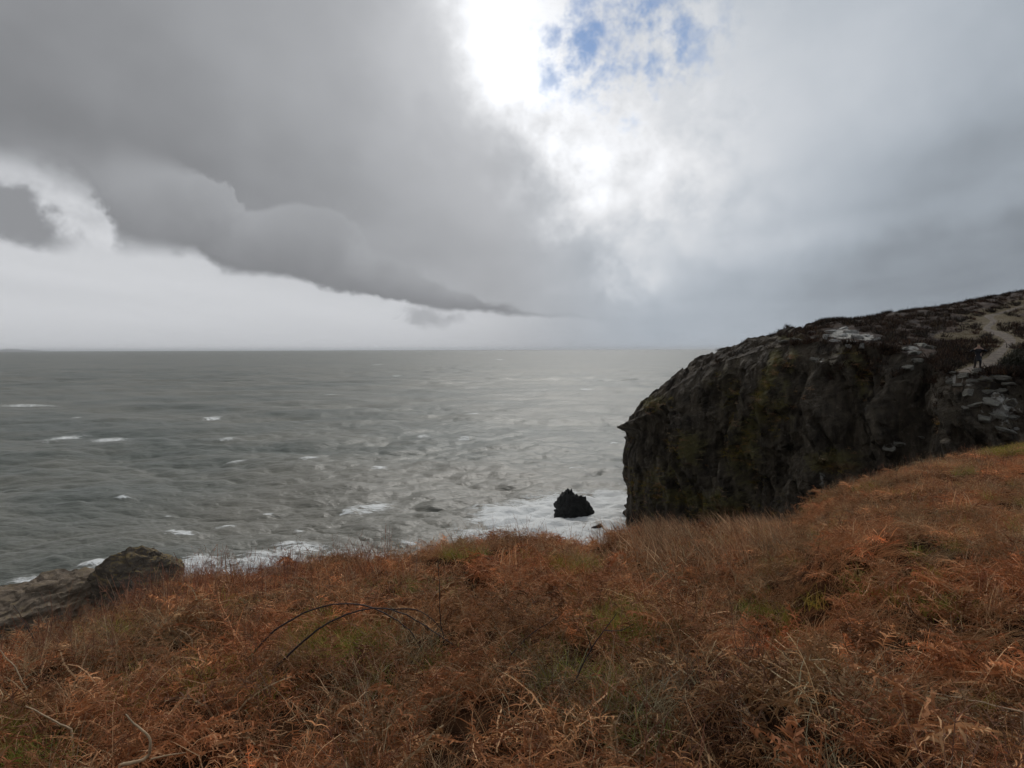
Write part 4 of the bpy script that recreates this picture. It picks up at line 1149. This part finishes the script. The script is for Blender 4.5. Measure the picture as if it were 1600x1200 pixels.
# fingers
for sgn in (-1, 1):
    fl = [0.060, 0.070, 0.065, 0.050]
    for k in range(4):
        b0 = Vector((sgn * 0.085, -0.245, 1.555 + 0.016 * k - 0.02))
        f_ = skin_mesh('finger', [b0, b0 + Vector((-sgn * fl[k] * 0.45, -0.012, 0.012)), b0 + Vector((-sgn * fl[k], 0.004, 0.016))], [(0, 1), (1, 2)], [0.009, 0.008, 0.007], 0, 1)
        extra.append(f_)
    b0 = Vector((sgn * 0.095, -0.235, 1.53))
    f_ = skin_mesh('thumb', [b0, b0 + Vector((-sgn * 0.03, 0.03, 0.02)), b0 + Vector((-sgn * 0.05, 0.035, 0.035))], [(0, 1), (1, 2)], [0.011, 0.010, 0.008], 0, 1)
    extra.append(f_)
# coat: one skinned surface over torso, skirt and sleeves
vc = [(0.01, 0, 0.98), (0, 0.01, 1.18), (0, 0.01, 1.38), (0, 0.01, 1.47), (0.02, 0, 0.78), (0.02, 0, 0.66),
      (-0.18, 0.01, 1.41), (-0.385, -0.06, 1.29), (-0.20, -0.20, 1.44), (0.18, 0.01, 1.41), (0.385, -0.06, 1.31), (0.20, -0.20, 1.44)]
ec = [(0, 1), (1, 2), (2, 3), (0, 4), (4, 5), (2, 6), (6, 7), (7, 8), (2, 9), (9, 10), (10, 11)]
rc = [(0.19, 0.14), (0.17, 0.13), (0.19, 0.13), (0.08, 0.08), (0.22, 0.16), (0.235, 0.17), 0.085, 0.068, 0.052, 0.085, 0.068, 0.052]
coat = skin_mesh('coat', vc, ec, rc); coat.data.materials.clear(); coat.data.materials.append(m_coat); coat.parent = person
hv, hf = ICO[3]
hv = hv.copy() * np.array([0.085, 0.10, 0.115]) * (1 + 0.06 * fbm(hv * 3, 2)[:, None])
hv = hv + np.array([0, 0.022, 1.675])
hv[:, 1] = np.where((hv[:, 2] < 1.70) & (hv[:, 1] < -0.03), -0.03, hv[:, 1])
mesh_np('hair', hv, hf, m_hair, person)
nv, nf = ICO[3]
extra.append(mesh_np('nose', nv * np.array([0.012, 0.02, 0.02]) + np.array([0, -0.105, 1.63]), nf))
bmj = bmesh.new(); bmj.from_mesh(body.data)
for f_ in extra:
    f_.data.materials.clear()
    bmj.from_mesh(f_.data); dm = f_.data; bpy.data.objects.remove(f_); bpy.data.meshes.remove(dm)
bmj.to_mesh(body.data); bmj.free()
person.rotation_euler = (0, 0, -0.62); person.scale = (1.16, 1.12, 1.05)
tag(person, 'person in a long dark coat standing on the pale rock outcrop at the cliff edge', 'person')

# ------------------------------------------------------------------ brambles and loose stems on the hillside
m_bram = flatmat('bramble_dark', (0.022, 0.012, 0.012), 0.6)
m_straw = flatmat('straw_stem', (0.42, 0.30, 0.18), 0.7)
m_rust = flatmat('rust_stem', (0.24, 0.09, 0.045), 0.7)
def tube(pts, rad, sides=6):
    pts = np.asarray(pts, float); n = len(pts)
    tg = np.gradient(pts, axis=0); tg /= np.linalg.norm(tg, axis=1)[:, None] + 1e-9
    ref = np.array([0.3, 0.9, 0.2]); V, Fq = [], []
    for i in range(n):
        u = np.cross(tg[i], ref); u /= np.linalg.norm(u) + 1e-9; v = np.cross(tg[i], u)
        r_ = rad * (1 - 0.65 * i / (n - 1))
        for k in range(sides):
            a_ = 2 * math.pi * k / sides
            V.append(pts[i] + r_ * (u * math.cos(a_) + v * math.sin(a_)))
    for i in range(n - 1):
        for k in range(sides):
            Fq.append((i * sides + k, i * sides + (k + 1) % sides, (i + 1) * sides + (k + 1) % sides, (i + 1) * sides + k))
    return V, Fq
def ground_at(px, py):
    p_, _ = hit(hill_bvh, px, py, 0.5)
    return np.array(p_)
def stem(name, pix, rad, mat, label, cat, twigs=(), seed=0, grp=None, leanD=0.0, lift=0.955):
    """pix: pixel path from the rooted end; rooted where its first pixel meets the ground"""
    g = np.random.RandomState(seed + 5)
    root_p = ground_at(*pix[0]); D0 = root_p[1] * lift
    def conv(pp):
        out = []
        for k, (a_, b_) in enumerate(pp):
            out.append(at(a_, b_, D0 + leanD * k / max(len(pp) - 1, 1)))
        out = np.array(out)
        return spline(out, np.linspace(0, len(out) - 1, 8 * (len(out) - 1) + 1))
    q = conv(pix); q[0, 2] -= 0.25
    q = q + np.stack([fbm(q * 9 + seed, 2) * 0.008, fbm(q * 9 + seed + 5, 2) * 0.02, fbm(q * 9 + seed + 9, 2) * 0.008], 1)
    base = q[0].copy()
    rt = empty(name, base)
    V, Fq = tube(q - base, rad); mesh_np('stem', V, Fq, mat, rt)
    for tw in twigs:
        q2 = conv(tw) - base
        V, Fq = tube(q2, rad * 0.55, 5); mesh_np('twig', V, Fq, mat, rt)
    tag(rt, label, cat, grp)
BG = 'dark bramble stems arching over the bracken'
stem('bramble_stem', [(383, 1036), (430, 985), (490, 952), (550, 943), (600, 958), (640, 985), (662, 1020)], 0.009, m_bram, 'tall dark bramble stem in a wide arch, left of centre, highest of the arches', 'bramble', seed=1, grp=BG)
stem('bramble_stem', [(424, 1050), (465, 1010), (510, 975), (560, 955), (610, 952), (660, 975), (710, 1010)], 0.009, m_bram, 'dark bramble stem arching just inside the highest arch and reaching farther right', 'bramble', [[(612, 952), (650, 953), (680, 972), (700, 1000)]], seed=2, grp=BG)
stem('bramble_stem', [(505, 992), (530, 976), (560, 977), (590, 997), (608, 1018)], 0.0035, m_rust, 'short thin reddish stem curving low under the two dark arches', 'bramble', seed=3, grp=BG)
stem('bramble_stem', [(693, 1000), (688, 960), (686, 905), (684, 872)], 0.006, m_bram, 'thin upright dark stem left of the middle of the hillside', 'bramble', seed=4, grp=BG)
stem('bramble_stem', [(888, 1088), (905, 1050), (930, 1005), (965, 958)], 0.007, m_bram, 'dark leaning bramble stem beside the green grass patch', 'bramble', [[(925, 1015), (915, 985), (905, 965)], [(945, 985), (970, 985), (990, 975)]], seed=5, grp=BG)
stem('bramble_stem', [(795, 1028), (820, 1000), (845, 980), (872, 965)], 0.006, m_bram, 'short dark twig leaning right, left of the green grass patch', 'bramble', seed=6, grp=BG)
stem('bramble_stem', [(62, 1022), (48, 990), (32, 962), (20, 945)], 0.006, m_bram, 'dark bare stem leaning left in front of the grey-brown slab', 'bramble', [[(44, 1052), (40, 1020), (36, 1000)]], seed=7, grp=BG)
SG = 'pale dead stems lying in the bracken'
stem('dead_stem', lift=0.90, pix=[(42, 1078), (30, 1052), (12, 1030), (-8, 1008)], rad=0.007, mat=m_straw, label= 'straw coloured dead stem rising to the left frame edge', cat='stem', seed=8, grp=SG)
stem('dead_stem', lift=0.90, pix=[(185, 1195), (222, 1188), (236, 1170), (232, 1150), (212, 1132), (196, 1116)], rad=0.011, mat=m_straw, label= 'thick pale crooked dead stem at bottom left', cat='stem', twigs=[[(236, 1186), (262, 1180), (290, 1176)]], seed=9, grp=SG)
stem('dead_stem', lift=0.90, pix=[(115, 1142), (70, 1118), (40, 1102)], rad=0.007, mat=m_straw, label= 'straight pale dead stem lying left of the crooked one', cat='stem', seed=10, grp=SG)
stem('dead_stem', lift=0.90, pix=[(300, 1003), (292, 990), (275, 982)], rad=0.005, mat=m_straw, label= 'small bent pale stem below the boulder', cat='stem', seed=11, grp=SG)
stem('dead_stem', lift=0.90, pix=[(522, 1160), (510, 1125), (498, 1100), (490, 1085)], rad=0.005, mat=m_rust, label= 'slim reddish dead stem standing below the bramble arches', cat='stem', seed=12, grp=SG)
stem('dead_stem', lift=0.90, pix=[(965, 1160), (962, 1135), (972, 1110)], rad=0.006, mat=m_straw, label= 'pale curved dead stem right of centre near the bottom', cat='stem', twigs=[[(972, 1110), (985, 1125), (980, 1150)]], seed=13, grp=SG)
stem('dead_stem', lift=0.90, pix=[(1600, 1112), (1560, 1104), (1500, 1090), (1440, 1080)], rad=0.006, mat=m_straw, label= 'long pale dead stem lying flat at the lower right frame edge', cat='stem', seed=14, grp=SG)

# ------------------------------------------------------------------ sea haze
def haze_box():
    bm = bmesh.new(); bmesh.ops.create_cube(bm, size=1.0)
    me = bpy.data.meshes.new('haze'); bm.to_mesh(me); bm.free()
    o = bpy.data.objects.new('haze', me); COL.objects.link(o)
    o.scale = (150000, 150000, 130); o.location = (0, 0, -30 + 65)
    m = bpy.data.materials.new('sea_haze'); m.use_nodes = True; t = m.node_tree; t.nodes.clear()
    v = t.nodes.new('ShaderNodeVolumePrincipled'); v.inputs['Color'].default_value = (0.93, 0.96, 1.0, 1)
    v.inputs['Density'].default_value = 0.32 / 14000
    v.inputs['Anisotropy'].default_value = 0.2
    out = t.nodes.new('ShaderNodeOutputMaterial'); t.links.new(v.outputs[0], out.inputs['Volume'])
    me.materials.append(m)
    tag(o, 'pale sea haze lying over the water towards the horizon', 'haze', kind='stuff')
haze_box()
